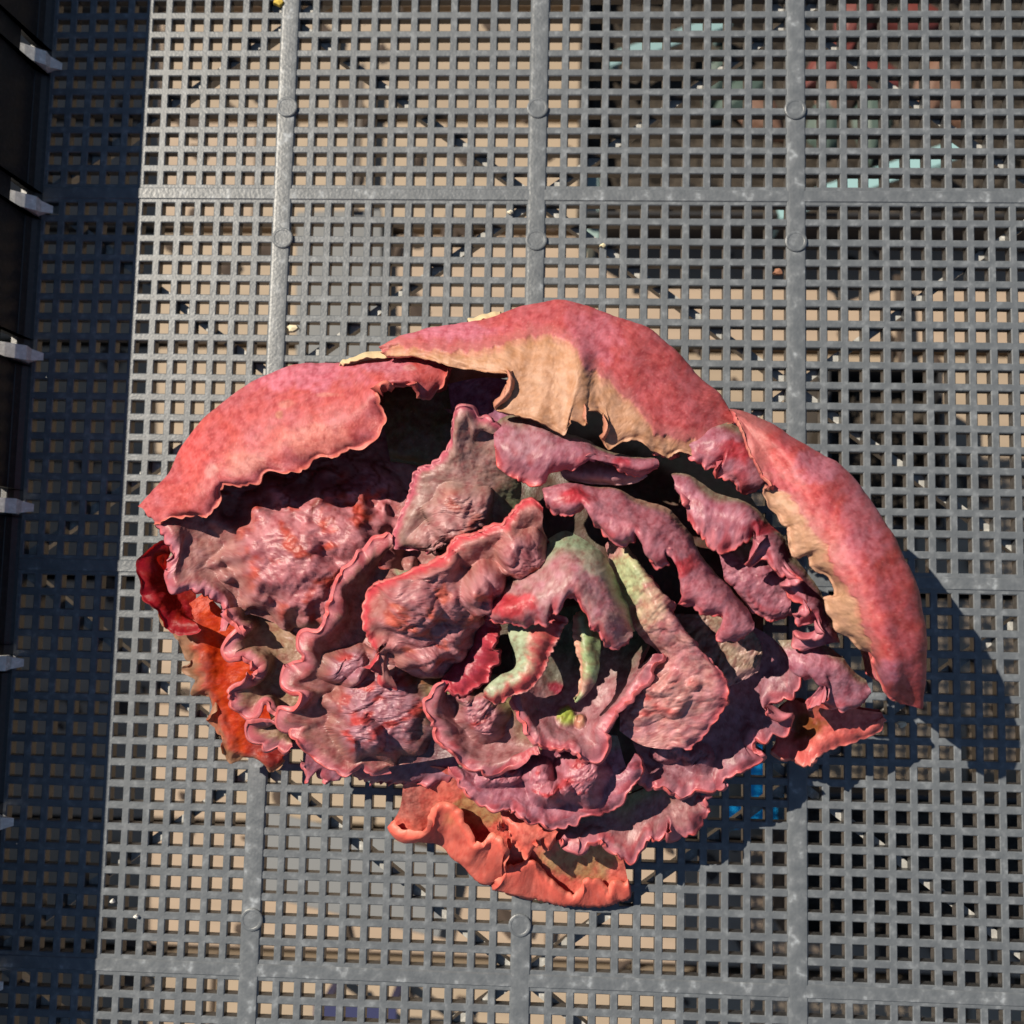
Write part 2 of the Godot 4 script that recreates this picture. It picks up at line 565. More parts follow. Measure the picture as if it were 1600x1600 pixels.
func row_points(flat: Array, n: int) -> PackedVector3Array:
	# a smooth line through the points, spread evenly along its smoothed length
	var pts := PackedVector3Array()
	for i in range(0, flat.size(), 3):
		pts.append(Vector3(flat[i], flat[i + 1], flat[i + 2]))
	var soft := pts.duplicate()
	for pass_ in 3:
		var s2 := soft.duplicate()
		for i in range(1, soft.size() - 1):
			s2[i] = (soft[i - 1] + soft[i] * 2.0 + soft[i + 1]) / 4.0
		soft = s2
	var t := PackedFloat32Array([0.0])
	for i in range(1, soft.size()):
		t.append(t[i - 1] + soft[i].distance_to(soft[i - 1]) + pts[i].distance_to(pts[i - 1]) * 0.25)
	var out := PackedVector3Array()
	var k := 0
	var last := pts.size() - 1
	for i in n:
		var w := t[last] * i / (n - 1)
		while k < last - 1 and t[k + 1] < w:
			k += 1
		var f := clampf((w - t[k]) / maxf(t[k + 1] - t[k], 1e-5), 0.0, 1.0)
		var p0 := pts[maxi(k - 1, 0)]
		var p3 := pts[mini(k + 2, last)]
		out.append(pts[k].cubic_interpolate(pts[k + 1], p0, p3, f))
	return out


func leaf(called: String, rows: Array, look: Dictionary, o := {}) -> MeshInstance3D:
	# rows: lines from the leaf's hidden base to its free edge, each [x, y, h, x, y, h, ...]
	var fine: float = o.get("fine", 2.2)
	var lines: Array[PackedVector3Array] = []
	var longest := 0.0
	var nu := 8
	for pass_ in 2:
		lines.clear()
		for r in rows:
			lines.append(row_points(r, nu if pass_ else 60))
		if o.has("rise"):
			for l in lines:
				for i in l.size():
					l[i].z = l[i].z * o.rise[0] + o.rise[1]
		if pass_ == 0:
			for l in lines:
				var s := 0.0
				for i in range(1, l.size()):
					s += l[i].distance_to(l[i - 1])
				longest = maxf(longest, s)
			nu = clampi(int(longest / fine), 24, 300)
	var across := 0.0
	for r in lines.size() - 1:
		across += lines[r][nu / 2].distance_to(lines[r + 1][nu / 2])
	var nv := clampi(int(across / (fine * 1.1)), 12, 140)
	var last := lines.size() - 1
	# front surface in leaf units
	var W := nu
	var pos := PackedVector3Array()
	pos.resize(W * (nv + 1))
	for i in W:
		var seg := PackedFloat32Array([0.0])
		for r in last:
			seg.append(seg[r] + maxf(lines[r][i].distance_to(lines[r + 1][i]), 3.0))
		var k := 0
		for j in nv + 1:
			var w := seg[last] * j / nv
			while k < last - 1 and seg[k + 1] < w:
				k += 1
			var f := clampf((w - seg[k]) / (seg[k + 1] - seg[k]), 0.0, 1.0)
			var a := lines[k][i]
			var b := lines[k + 1][i]
			if last > 1:
				pos[j * W + i] = a.cubic_interpolate(b, lines[maxi(k - 1, 0)][i], lines[mini(k + 2, last)][i], f)
			else:
				pos[j * W + i] = a.lerp(b, f)
	# normals of the smooth surface
	var nor := PackedVector3Array()
	nor.resize(pos.size())
	var facing := 0.0
	for j in nv + 1:
		for i in W:
			var du := pos[j * W + mini(i + 1, W - 1)] - pos[j * W + maxi(i - 1, 0)]
			var dv := pos[mini(j + 1, nv) * W + i] - pos[maxi(j - 1, 0) * W + i]
			var n := du.cross(dv).normalized()
			nor[j * W + i] = n
			facing += n.z
	var side := 1.0 if facing >= 0.0 else -1.0
	# relief and colour
	var bumps: Array = o.get("bumps", [])
	var patches: Array = o.get("patches", [])
	var amp: float = o.get("ruffle", 6.0)
	var wave: float = o.get("wave", 26.0)
	var reach: float = o.get("reach", 32.0)
	var warts: float = o.get("warts", 0.0)
	var wart_size: float = o.get("wart_size", 30.0)
	var wart_high: float = o.get("wart_high", 5.0)
	var curl: float = o.get("curl", 13.0)
	var wrinkle: float = o.get("wrinkle", 1.0)
	var veins: Array = o.get("veins", [])
	var blush: float = look.get("blush", 0.0)
	var calm: float = o.get("calm", 1.0)
	var fold: float = o.get("fold", 0.35)
	var dry: Array = o.get("dry", [])
	var seed_: float = o.get("seed", 1.0) * 137.0 + float(called.hash() % 97)
	var thick: float = o.get("thick", 8.0)
	var edge_w: float = look.get("edge_width", 26.0)
	var c_a: Color = look.a
	var c_b: Color = look.b
	var c_edge: Color = look.edge
	var c_rim: Color = look.rim
	var c_bump: Color = look.get("bump", look.a)
	var c_bump2: Color = look.get("bump2", look.edge)
	var c_base: Color = look.get("base", look.a)
	var base_to: float = look.get("base_to", 0.0)
	var mottle: float = look.get("mottle", 34.0)
	var colors := PackedColorArray()
	colors.resize(pos.size())
	var out := PackedVector3Array()
	out.resize(pos.size())
	for j in nv + 1:
		var v := float(j) / nv
		for i in W:
			var id := j * W + i
			var p := pos[id]
			var n := nor[id] * side
			var u := float(i) / (W - 1)
			var edge_d := (1.0 - v) * across          # distance from the free edge
			var along := u * longest
			var big := N1.get_noise_2d(p.x / 70.0 + seed_, p.y / 70.0)
			var lift := (big * 4.0 + N2.get_noise_2d(p.x / 26.0, p.y / 26.0 + seed_) * 1.6) * calm
			var b_mask := 0.0
			for q in bumps:
				var dx: float = p.x - q[0]
				var dy: float = p.y - q[1]
				if absf(dx) > q[2] * 1.5 + q[3] or absf(dy) > q[3] * 1.5 + q[2]:
					continue
				var ca := cos(deg_to_rad(q[5] if q.size() > 5 else 0.0))
				var sa := sin(deg_to_rad(q[5] if q.size() > 5 else 0.0))
				var ex: float = (dx * ca + dy * sa) / q[2]
				var ey: float = (-dx * sa + dy * ca) / q[3]
				var d := sqrt(ex * ex + ey * ey) * (1.0 + 0.16 * N1.get_noise_2d(p.x / 45.0 + seed_, p.y / 45.0 + 5.0))
				if d < 1.0:
					var s := smoothstep(1.0, 0.55, d)
					var dome := sqrt(maxf(1.0 - d * d, 0.0))
					lift += q[4] * (0.35 * s + 0.65 * dome)
					b_mask = maxf(b_mask, s)
			var wart_here := maxf(b_mask, warts)
			var crease := 0.0
			if wart_here > 0.01:
				var wx := p.x + 10.0 * N1.get_noise_2d(p.x / 42.0, p.y / 42.0 + seed_) + 2.0 * N1.get_noise_2d(p.x / 12.0, p.y / 12.0)
				var wy := p.y + 10.0 * N1.get_noise_2d(p.x / 42.0 + 40.0, p.y / 42.0 + seed_) + 2.0 * N1.get_noise_2d(p.x / 12.0 + 9.0, p.y / 12.0)
				var turned := Vector2(wx, wy).rotated(fold)
				wx = turned.x
				wy = turned.y
				var c1 := clampf(CELL.get_noise_2d(wx / wart_size / 2.1 + seed_, wy / wart_size) + 1.0, 0.0, 1.0)
				var c2 := clampf(CELL.get_noise_2d(wx / wart_size, wy / wart_size / 0.5 + seed_) + 1.0, 0.0, 1.0)
				var pillow := sqrt(clampf(c1 / 0.55, 0.0, 1.0))
				var pillow2 := smoothstep(0.0, 0.4, c2)
				lift += wart_here * ((pillow - 0.6) * wart_high + (pillow2 - 0.6) * 1.5)
				var along_fold := N1.get_noise_2d(wx / 46.0 + 3.0, wy / 5.5 + 2.2 * N1.get_noise_2d(wx / 40.0, wy / 40.0 + 60.0) + seed_)
				lift += wart_here * wrinkle * (0.9 - 2.2 * absf(along_fold))
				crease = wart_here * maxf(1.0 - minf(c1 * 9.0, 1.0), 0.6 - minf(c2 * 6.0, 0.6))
			# frilled edge
			var m := smoothstep(reach, 0.0, edge_d)
			var w1 := N1.get_noise_2d(along / (wave * 1.5) + seed_, 3.7 + v * 0.6)
			var w2 := N1.get_noise_2d(along / (wave * 0.75) + seed_, 9.1 + v * 0.8)
			var w3 := absf(N1.get_noise_2d(along / (wave * 0.85) + seed_, 21.0)) * 2.0 - 0.6   # scallops: round lobes, sharp clefts
			var some := 0.5 + 0.9 * absf(N1.get_noise_2d(along / 90.0 + seed_, 1.0))
			lift += amp * m * some * (1.35 * w1 + 0.35 * w2)
			lift += curl * (smoothstep(2.2 * reach, 0.9 * reach, edge_d) * 0.35 - m * m)
			var slide := amp * m * m * some * (0.6 * w3 + 0.15 * w2)
			# a thicker bead along the edge
			lift += 3.2 * smoothstep(10.0, 2.0, edge_d) * (1.0 + 0.6 * w2)
			var dv := (pos[mini(j + 1, nv) * W + i] - pos[maxi(j - 1, 0) * W + i]).normalized()
			var q3 := p + n * lift + dv * slide
			out[id] = q3
			# colour of the skin
			var t := clampf(0.5 + 0.75 * N2.get_noise_2d(p.x / mottle + seed_, p.y / mottle), 0.0, 1.0)
			var c := c_a.lerp(c_b, t)
			var dry_on := 0.0
			if base_to > 0.0:
				c = c.lerp(c_base, smoothstep(base_to, base_to * 0.25, v + 0.12 * big))
			if b_mask > 0.0:
				var bt := smoothstep(0.05, 0.5, N2.get_noise_2d(p.x / 60.0 + 77.0, p.y / 40.0 + seed_))
				c = c.lerp(c_bump.lerp(c_bump2, bt), b_mask * 0.9)
			for q in patches:
				var px: float = (p.x - q[0]) / q[2]
				var py: float = (p.y - q[1]) / q[3]
				var d2 := sqrt(px * px + py * py) + 0.45 * N2.get_noise_2d(p.x / 32.0 + seed_, p.y / 32.0 + 8.0)
				c = c.lerp(q[4], smoothstep(1.0, 0.45, d2) * q[5])
			# living skin is mottled: plum and crimson cells among paler, bloomy ones
			var m2 := N2.get_noise_2d(p.x / 17.0 + 200.0 + seed_, p.y / 17.0) + 0.35 * N2.get_noise_2d(p.x / 5.0, p.y / 5.0 + 90.0)
			c = c.lerp(Color(c.r * 0.74, c.g * 0.48, c.b * 0.52), smoothstep(0.05, 0.45, m2) * 0.75)
			c = c.lerp(Color(minf(c.r * 1.18 + 0.02, 0.8), c.g * 1.32 + 0.015, c.b * 1.34 + 0.02), smoothstep(0.05, 0.5, -m2) * 0.55)
			if dry.size() > 0:
				# dried tissue on one side of a line that wanders across the leaf
				var s := 0
				var main: float = p.x if dry[0] == 0 else p.y
				while s < dry[2].size() - 4 and dry[2][s + 2] < main:
					s += 2
				var f2 := clampf((main - dry[2][s]) / (dry[2][s + 2] - dry[2][s]), 0.0, 1.0)
				var cut: float = lerpf(dry[2][s + 1], dry[2][s + 3], f2) + 5.0 * N1.get_noise_2d(main / 16.0, seed_) + 2.0 * N1.get_noise_2d(main / 5.0, seed_)
				var past: float = ((p.y if dry[0] == 0 else p.x) - cut) * dry[1]
				var on := smoothstep(-1.5, 1.5, past)
				if main < dry[2][0] or main > dry[2][-2]:
					on = 0.0
				var streak := N2.get_noise_2d(p.x / 22.0, p.y / 22.0 + 50.0)
				var dry_c: Color = dry[3].lerp(dry[4], clampf(0.4 + 0.9 * streak, 0.0, 1.0))
				c = c.lerp(Color(0.34, 0.13, 0.12), smoothstep(-26.0, 0.0, past + 8.0 * streak) * (1.0 - on) * 0.5)
				c = c.lerp(dry_c.lerp(c, 0.35 * smoothstep(14.0, 0.0, past + 6.0 * streak)), on)
				out[id] += n * on * (0.7 * N2.get_noise_2d(p.x / 8.0, p.y / 8.0 + 31.0) + 1.7 * N1.get_noise_2d(p.x / 30.0 + seed_, p.y / 85.0) - 1.2)
				dry_on = on
			var ed := edge_d * (1.0 - 0.45 * N2.get_noise_2d(along / 24.0, seed_ + v * 3.0)) 
			c = c.lerp(c_edge, smoothstep(edge_w, edge_w * 0.3, ed) * 0.9 * (1.0 - dry_on))
			if blush > 0.0:
				var red_at := smoothstep(0.08, 0.4, N1.get_noise_2d(along / 46.0 + seed_ * 1.3, edge_d / 30.0))
				c = c.lerp(Color(0.30, 0.035, 0.045), blush * red_at * smoothstep(44.0, 8.0, edge_d) * 0.75)
			c = c.lerp(c_rim, smoothstep(6.5, 1.5, edge_d) * (0.55 + 0.4 * w2) * (1.0 - 0.8 * dry_on))
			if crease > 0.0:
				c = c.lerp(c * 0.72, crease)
			for q in veins:
				var vx: float = (p.x - q[0]) / q[2]
				var vy: float = (p.y - q[1]) / q[3]
				var vin := smoothstep(1.0, 0.6, sqrt(vx * vx + vy * vy))
				if vin > 0.0:
					var ux := p.x + 10.0 * N1.get_noise_2d(p.x / 36.0, p.y / 36.0)
					var uy := p.y + 10.0 * N1.get_noise_2d(p.x / 36.0 + 30.0, p.y / 36.0)
					var cv := CELL.get_noise_2d(ux / 34.0, uy / 80.0) + 1.0
					c = c.lerp(c * Color(0.5, 0.28, 0.22), vin * (1.0 - smoothstep(0.02, 0.09, cv)))
			var streak2 := N1.get_noise_2d(along / 60.0 + seed_, edge_d / 9.0) + 0.5 * N1.get_noise_2d(along / 9.0 + seed_, edge_d / 50.0)
			c = c * (1.0 + 0.10 * streak2)
			# pale flecks and fine mottling
			var fl := N2.get_noise_2d(p.x / 5.0 + seed_, p.y / 5.0)
			c = c * (1.0 + 0.13 * fl)
			if fl > 0.55:
				c = c.lerp(Color(0.55, 0.40, 0.38), 0.12)
			c.a = 1.0
			colors[id] = c
	# close the leaf: rim, then the back face on a coarser grid
	var ids := []
	var all := PackedVector3Array()
	var cols := PackedColorArray()
	for j in nv + 1:
		for i in W:
			var q := out[j * W + i]
			all.append(at(q.x, q.y, q.z))
			cols.append(colors[j * W + i])
	var back_rows := [nv]
	var j2 := nv
	while j2 > 0:
		j2 = maxi(0, j2 - 3)
		back_rows.append(j2)
	for b in back_rows:
		for i in W:
			var u := float(i) / (W - 1)
			var v := float(b) / nv
			var taper := smoothstep(0.0, 0.03, u) * smoothstep(0.0, 0.03, 1.0 - u)
			var d := (thick if b < nv else thick * 0.75) * taper
			var q := out[b * W + i] - nor[b * W + i] * side * d
			all.append(at(q.x, q.y, q.z))
			cols.append(colors[b * W + i].lerp(c_edge, 0.3))
	if thick <= 0.0:
		back_rows = []
		all.resize(W * (nv + 1))
		cols.resize(W * (nv + 1))
	var height := nv + 1 + back_rows.size()
	var normals := PackedVector3Array()
	normals.resize(all.size())
	var index := PackedInt32Array()
	for j in height - 1:
		for i in W - 1:
			var a := j * W + i
			var b := a + 1
			var c := a + W
			var d := c + 1
			if side > 0.0:
				index.append_array([a, b, c, b, d, c])
			else:
				index.append_array([a, c, b, b, c, d])
	for k in range(0, index.size(), 3):
		var a := index[k]
		var b := index[k + 1]
		var c := index[k + 2]
		var n := (all[c] - all[a]).cross(all[b] - all[a])
		normals[a] += n
		normals[b] += n
		normals[c] += n
	for k in normals.size():
		normals[k] = normals[k].normalized() if normals[k].length_squared() > 0.0 else Vector3.UP
	triangles += index.size() / 3
	var pivot := plant.position
	for k in all.size():
		all[k] -= pivot
	var data := []
	data.resize(Mesh.ARRAY_MAX)
	data[Mesh.ARRAY_VERTEX] = all
	data[Mesh.ARRAY_NORMAL] = normals
	data[Mesh.ARRAY_COLOR] = cols
	data[Mesh.ARRAY_INDEX] = index
	var mesh := ArrayMesh.new()
	mesh.add_surface_from_arrays(Mesh.PRIMITIVE_TRIANGLES, data)
	var node := put(called, mesh, o.get("material", leaf_material), plant)
	if o.has("label"):
		tag(node, o.label)
	return node


func build_crumbs() -> void:
	var rng := RandomNumberGenerator.new()
	rng.seed = 5
	for q in [[457, 513, 9.0, "cream dry flake on a bar left of the plant's top leaf", "efe0bc"], [436, 4, 9.0, "yellow dry flake on the left bead at the top edge", "d8b84a"], [1216, 425, 8.0, "brown dry flake left of the right-hand bead", "9a6a50"], [797, 332, 5.0, "tiny cream speck left of the centre bead", "efe4cc"], [942, 384, 5.0, "tiny cream speck right of the centre bead", "efe0b8"], [1409, 1132, 7.0, "pale dry flake below the lowest right leaf", "dccfb4"], [176, 1408, 4.0, "tiny white speck at the shadow's edge", "f4f0e8"], [213, 1432, 4.0, "tiny white speck right of the shadow's edge", "f4f0e8"]]:
		var o := thing("dry_flake", q[3], "flake", at(q[0], q[1], 2.0), "")
		var st := tool()
		var n := 9
		for i in n:
			var f := func(k: int, up: float, r: float) -> Vector3:
				var a := TAU * (k % n) / n
				var w: float = q[2] * U * r * (0.7 + 0.5 * absf(sin(a * 1.7 + q[0])))
				return Vector3(cos(a) * w, up * U, sin(a) * w * 0.7)
			quad(st, f.call(i, -2.0, 1.0), f.call(i + 1, -2.0, 1.0), f.call(i + 1, 3.0, 0.8), f.call(i, 3.0, 0.8))
			quad(st, f.call(i, 3.0, 0.8), f.call(i + 1, 3.0, 0.8), f.call(i + 1, 5.0, 0.0), f.call(i, 5.0, 0.0))
		put("flake", finish(st), flat_colour(lin(q[4]) * 0.7, 0.8), o)


# ---------------------------------------------------------------- the plant

func skin(rough: float, back: Color) -> StandardMaterial3D:
	var m := StandardMaterial3D.new()
	m.vertex_color_use_as_albedo = true
	m.roughness = rough
	m.metallic_specular = 0.44
	m.normal_enabled = true
	m.normal_texture = noise_image(0.05, 31, 6.0, Color.BLACK, Color.WHITE, 512, 5)
	m.normal_scale = 0.22
	m.uv1_triplanar = true
	m.uv1_world_triplanar = true
	m.uv1_scale = Vector3.ONE * 42.0
	if back != Color.BLACK:
		m.backlight_enabled = true
		m.backlight = back
	return m


func tone(hex: String, k := 0.74) -> Color:
	var c := Color(hex).srgb_to_linear()
	return Color(c.r * k, c.g * k, c.b * k)


func build_plant() -> void:
	plant = thing("succulent", "large frilled succulent with warty mauve leaves inside curled red outer ones", "succulent", at(880, 960, 0))
	leaf_material = skin(0.47, Color(0.22, 0.10, 0.06))
	var thin := skin(0.5, Color(0.7, 0.45, 0.32))
	var waxy := skin(0.58, Color(0.16, 0.07, 0.05))
	var glow := skin(0.5, Color(1.0, 0.8, 0.6))
	var mauve := {"a": tone("b07684"), "b": tone("9c5a6a"), "edge": tone("c87884", 0.7), "rim": tone("dc6058", 0.8), "blush": 1.0, "bump": tone("b46f7c"), "bump2": tone("b83c40"), "base": tone("8a7a68"), "base_to": 0.35}
	var dusk := {"a": tone("a06e70"), "b": tone("925f60"), "edge": tone("c47480", 0.7), "rim": tone("dc6058", 0.8), "blush": 1.0, "bump": tone("b0707a"), "bump2": tone("b63c3a"), "base": tone("7d7550"), "base_to": 0.5}
	var olive := {"a": tone("946a60"), "b": tone("985a5a"), "edge": tone("c87680", 0.72), "rim": tone("dc5c54", 0.82), "blush": 0.8, "bump": tone("a87280"), "bump2": tone("b84040"), "base": tone("73683f"), "base_to": 0.5}
	var red := {"a": tone("d45a54", 0.56), "b": tone("cc6870", 0.56), "edge": tone("dc6a5e", 0.6), "rim": tone("ea907c"), "edge_width": 12.0, "mottle": 60.0}
	var coral := {"a": tone("ee8070", 0.78), "b": tone("e26e60", 0.78), "edge": tone("f27060", 0.78), "rim": tone("f49a84", 0.78), "mottle": 50.0}
	var tan := tone("dca88a", 0.56)
	var lilac := tone("c87e92", 0.66)
	var hood := {"a": tone("b27480"), "b": tone("a47a78"), "edge": tone("c8707c", 0.7), "rim": tone("dc6058", 0.8), "blush": 1.0, "base": tone("8f9a80"), "base_to": 0.45}

	# hidden heart of the plant: the short stem that the leaves spring from
	leaf("stem", [[392, 930, 20, 540, 740, 20, 800, 600, 20, 1080, 690, 20, 1250, 880, 20], [470, 940, 75, 640, 780, 95, 830, 680, 100, 1060, 770, 110, 1200, 920, 95], [560, 1060, 90, 700, 1000, 110, 850, 960, 120, 1050, 980, 120, 1190, 1060, 90], [560, 1180, 40, 700, 1190, 60, 850, 1210, 60, 1030, 1235, 60, 1180, 1130, 40]],
		{"a": tone("4c4a38"), "b": tone("5a3c38"), "edge": tone("4c4a38"), "rim": tone("4c4a38")}, {"fine": 6.0, "ruffle": 0})

	# --- lowest leaves, lying on the mesh
	leaf("leaf", [[632, 1198, 108, 720, 1205, 112, 790, 1268, 100, 805, 1306, 95], [626, 1258, 62, 700, 1278, 55, 755, 1312, 48, 792, 1340, 55], [613, 1285, 40, 632, 1309, 36, 680, 1312, 30, 716, 1338, 28, 752, 1372, 25, 792, 1372, 35], [614, 1282, 55, 622, 1296, 62, 640, 1304, 68, 662, 1300, 78, 672, 1275, 95, 684, 1259, 105, 708, 1260, 105, 728, 1285, 102, 741, 1318, 98, 755, 1312, 100, 772, 1303, 102, 786, 1312, 104, 797, 1332, 98, 787, 1352, 85]],
		coral, {"label": "coral lowest leaf curling up at its front edge", "ruffle": 3.5, "patches": [[740, 1268, 60, 34, tone("c09468"), 0.95], [640, 1255, 36, 40, tone("cf8478"), 0.7]], "seed": 2.0, "curl": 0.0, "reach": 16, "material": thin})
	leaf("leaf", [[786, 1306, 75, 850, 1300, 80, 920, 1308, 80, 972, 1338, 80], [782, 1350, 42, 850, 1364, 30, 900, 1378, 26, 948, 1374, 28, 980, 1368, 40], [768, 1380, 22, 812, 1393, 20, 858, 1405, 18, 900, 1411, 18, 950, 1410, 18, 986, 1396, 24], [772, 1376, 44, 790, 1360, 56, 812, 1352, 60, 824, 1344, 62, 838, 1346, 58, 850, 1366, 48, 868, 1381, 42, 892, 1399, 34, 905, 1392, 40, 911, 1376, 48, 926, 1374, 48, 944, 1386, 42, 952, 1397, 38, 958, 1378, 46, 975, 1382, 42, 984, 1376, 42]],
		coral, {"label": "small coral leaf lowest of all, its tan inside cupped", "ruffle": 3.5, "patches": [[905, 1340, 80, 42, tone("c89c70"), 1.0]], "seed": 3.0, "curl": 0.0, "reach": 16, "material": thin})
	leaf("leaf", [[780, 1262, 120, 830, 1280, 120, 880, 1292, 120], [785, 1285, 125, 832, 1302, 128, 868, 1305, 122], [786, 1280, 128, 798, 1306, 128, 812, 1332, 118, 826, 1340, 112, 838, 1325, 118, 842, 1316, 122, 858, 1332, 115, 870, 1318, 118]], coral, {"ruffle": 8.4, "wave": 20.0, "seed": 4.0, "material": thin, "thick": 6.0})
	leaf("leaf", [[480, 1160, 120, 560, 1170, 125, 640, 1160, 130, 715, 1165, 130], [475, 1195, 95, 550, 1205, 95, 640, 1210, 100, 715, 1210, 105], [464, 1190, 85, 478, 1222, 78, 494, 1208, 84, 508, 1230, 76, 522, 1210, 85, 550, 1214, 85, 566, 1228, 82, 585, 1234, 80, 605, 1226, 84, 622, 1228, 88, 652, 1226, 95, 690, 1232, 95, 712, 1214, 100]],
		mauve, {"ruffle": 10.8, "wave": 22.0, "seed": 5.0, "patches": [[640, 1205, 60, 40, tone("7c5a68"), 0.8]]})
	# left outer leaves: crimson, dry and orange
	leaf("leaf", [[320, 925, 76, 385, 1000, 76, 410, 1080, 72, 430, 1140, 62, 455, 1175, 55], [285, 948, 80, 342, 1010, 76, 352, 1080, 70, 380, 1150, 58, 440, 1182, 50], [246, 950, 84, 262, 972, 84, 300, 1000, 84, 312, 1030, 82, 320, 1060, 78, 326, 1085, 76, 340, 1110, 70, 352, 1140, 66, 364, 1176, 60, 400, 1184, 56, 442, 1186, 52], [238, 948, 82, 248, 975, 80, 276, 1000, 84, 288, 1028, 80, 300, 1038, 84, 284, 1050, 78, 304, 1062, 80, 299, 1086, 74, 326, 1094, 70, 336, 1116, 72, 334, 1140, 64, 350, 1160, 66, 352, 1182, 58, 358, 1194, 55, 385, 1186, 56, 406, 1190, 54, 425, 1208, 50, 446, 1188, 52]],
		{"a": tone("ec5418", 0.9), "b": tone("d83a14", 0.9), "edge": tan, "rim": tone("e6b890"), "edge_width": 22.0}, {"label": "orange leaf with a torn dry tan edge", "ruffle": 4, "seed": 6.0, "dry": [1, -1.0, [950, 278, 985, 306, 1010, 304, 1040, 312, 1080, 316, 1110, 332, 1140, 342, 1170, 356, 1186, 400, 1200, 420], tan, tone("b98868", 0.56)], "material": glow, "thick": 0.0, "patches": [[430, 1165, 50, 40, tone("b03a34"), 1.0]]})
	leaf("leaf", [[300, 880, 90, 305, 920, 75, 310, 970, 80], [262, 885, 95, 262, 920, 88, 290, 965, 95], [272, 850, 140, 258, 848, 145, 238, 852, 145, 224, 876, 138, 220, 905, 130, 228, 935, 124, 245, 955, 122, 262, 975, 120, 285, 985, 120, 315, 985, 118]],
		{"a": tone("c02030"), "b": tone("b4301c"), "edge": tone("b4182c"), "rim": tone("d85058")}, {"label": "deep crimson curled leaf at the left", "ruffle": 6, "wave": 36, "seed": 7.0, "material": glow, "thick": 0.0})
	leaf("leaf", [[470, 950, 80, 480, 1010, 108, 475, 1070, 112, 480, 1120, 105, 490, 1160, 100], [400, 950, 90, 425, 1020, 110, 430, 1075, 110, 440, 1120, 106, 455, 1155, 102], [354, 950, 146, 361, 972, 152, 391, 985, 152, 359, 1003, 152, 357, 1024, 150, 379, 1020, 150, 403, 1036, 155, 410, 1056, 155, 395, 1076, 150, 359, 1080, 145, 361, 1098, 140, 381, 1116, 132, 411, 1098, 140, 427, 1110, 140, 437, 1130, 138, 409, 1142, 130, 389, 1148, 122, 411, 1162, 118, 434, 1164, 116, 457, 1172, 120]],
		{"a": tone("94785c"), "b": tone("a07868"), "edge": tone("c47480", 0.74), "rim": tone("d86660", 0.82), "blush": 0.7, "edge_width": 30.0}, {"ruffle": 11.34, "wave": 40.0, "seed": 8.0})
	# right outer coral leaves
	leaf("leaf", [[1205, 1120, 85, 1232, 1095, 75, 1258, 1098, 118, 1300, 1102, 128, 1340, 1108, 128, 1378, 1112, 118], [1212, 1150, 72, 1245, 1140, 70, 1275, 1135, 100, 1310, 1135, 112, 1345, 1130, 115, 1380, 1120, 112], [1210, 1166, 85, 1220, 1178, 88, 1242, 1181, 92, 1254, 1195, 96, 1267, 1196, 98, 1276, 1183, 104, 1308, 1168, 108, 1338, 1159, 112, 1370, 1147, 114, 1384, 1124, 114]],
		{"a": tone("d06a60"), "b": tone("c45c58"), "edge": tone("cc5f5c"), "rim": tone("e69488")}, {"ruffle": 6, "seed": 9.0, "patches": [[1262, 1130, 34, 34, tone("7a4a20"), 0.9]], "label": "salmon outer leaf below the big red one at the right"})
	leaf("leaf", [[1215, 1000, 190, 1262, 1000, 195, 1302, 1014, 195, 1330, 1044, 188, 1354, 1062, 180], [1232, 1028, 198, 1270, 1040, 208, 1305, 1050, 206, 1335, 1066, 195, 1359, 1076, 182], [1238, 1052, 185, 1256, 1064, 190, 1276, 1058, 196, 1284, 1078, 194, 1302, 1086, 190, 1286, 1090, 178, 1257, 1102, 168, 1286, 1108, 168, 1316, 1112, 170, 1345, 1107, 170, 1361, 1082, 174]],
		mauve, {"ruffle": 7.2, "seed": 10.0})
	# --- lower rank
	leaf("leaf", [[850, 1270, 110, 960, 1250, 115, 1050, 1215, 118, 1100, 1220, 120], [870, 1296, 106, 960, 1288, 104, 1040, 1262, 106, 1095, 1240, 110], [860, 1308, 110, 878, 1302, 122, 893, 1316, 122, 904, 1333, 116, 915, 1315, 120, 938, 1307, 122, 952, 1315, 118, 962, 1336, 110, 985, 1347, 105, 1000, 1334, 110, 1012, 1310, 116, 1028, 1313, 114, 1054, 1288, 118, 1064, 1309, 110, 1085, 1301, 110, 1100, 1283, 110, 1111, 1267, 110, 1093, 1253, 114, 1090, 1238, 118]],
		dusk, {"ruffle": 8.4, "wave": 28.0, "seed": 11.0})
	leaf("leaf", [[985, 1150, 150, 1030, 1140, 150, 1100, 1090, 155, 1140, 1020, 165, 1160, 970, 170], [1000, 1192, 128, 1080, 1195, 122, 1150, 1135, 128, 1190, 1065, 145, 1212, 1000, 165], [992, 1198, 150, 1010, 1224, 150, 1037, 1229, 150, 1066, 1241, 148, 1088, 1234, 145, 1120, 1235, 140, 1128, 1219, 140, 1162, 1207, 138, 1182, 1194, 136, 1172, 1176, 142, 1178, 1154, 146, 1195, 1158, 146, 1210, 1148, 146, 1227, 1147, 146, 1233, 1130, 150, 1212, 1122, 156, 1190, 1116, 162, 1202, 1100, 162, 1231, 1091, 164, 1241, 1084, 166, 1251, 1058, 172, 1236, 1036, 182]],
		{"a": tone("946470"), "b": tone("8c5a62"), "edge": tone("c67884", 0.7), "rim": tone("dc6058", 0.8), "blush": 0.7, "bump": tone("a86e78"), "bump2": tone("b4606a")}, {"ruffle": 11.34, "seed": 12.0, "wave": 38.0, "bumps": [[1092, 1184, 30, 24, 18], [1045, 1172, 30, 22, 14]]})
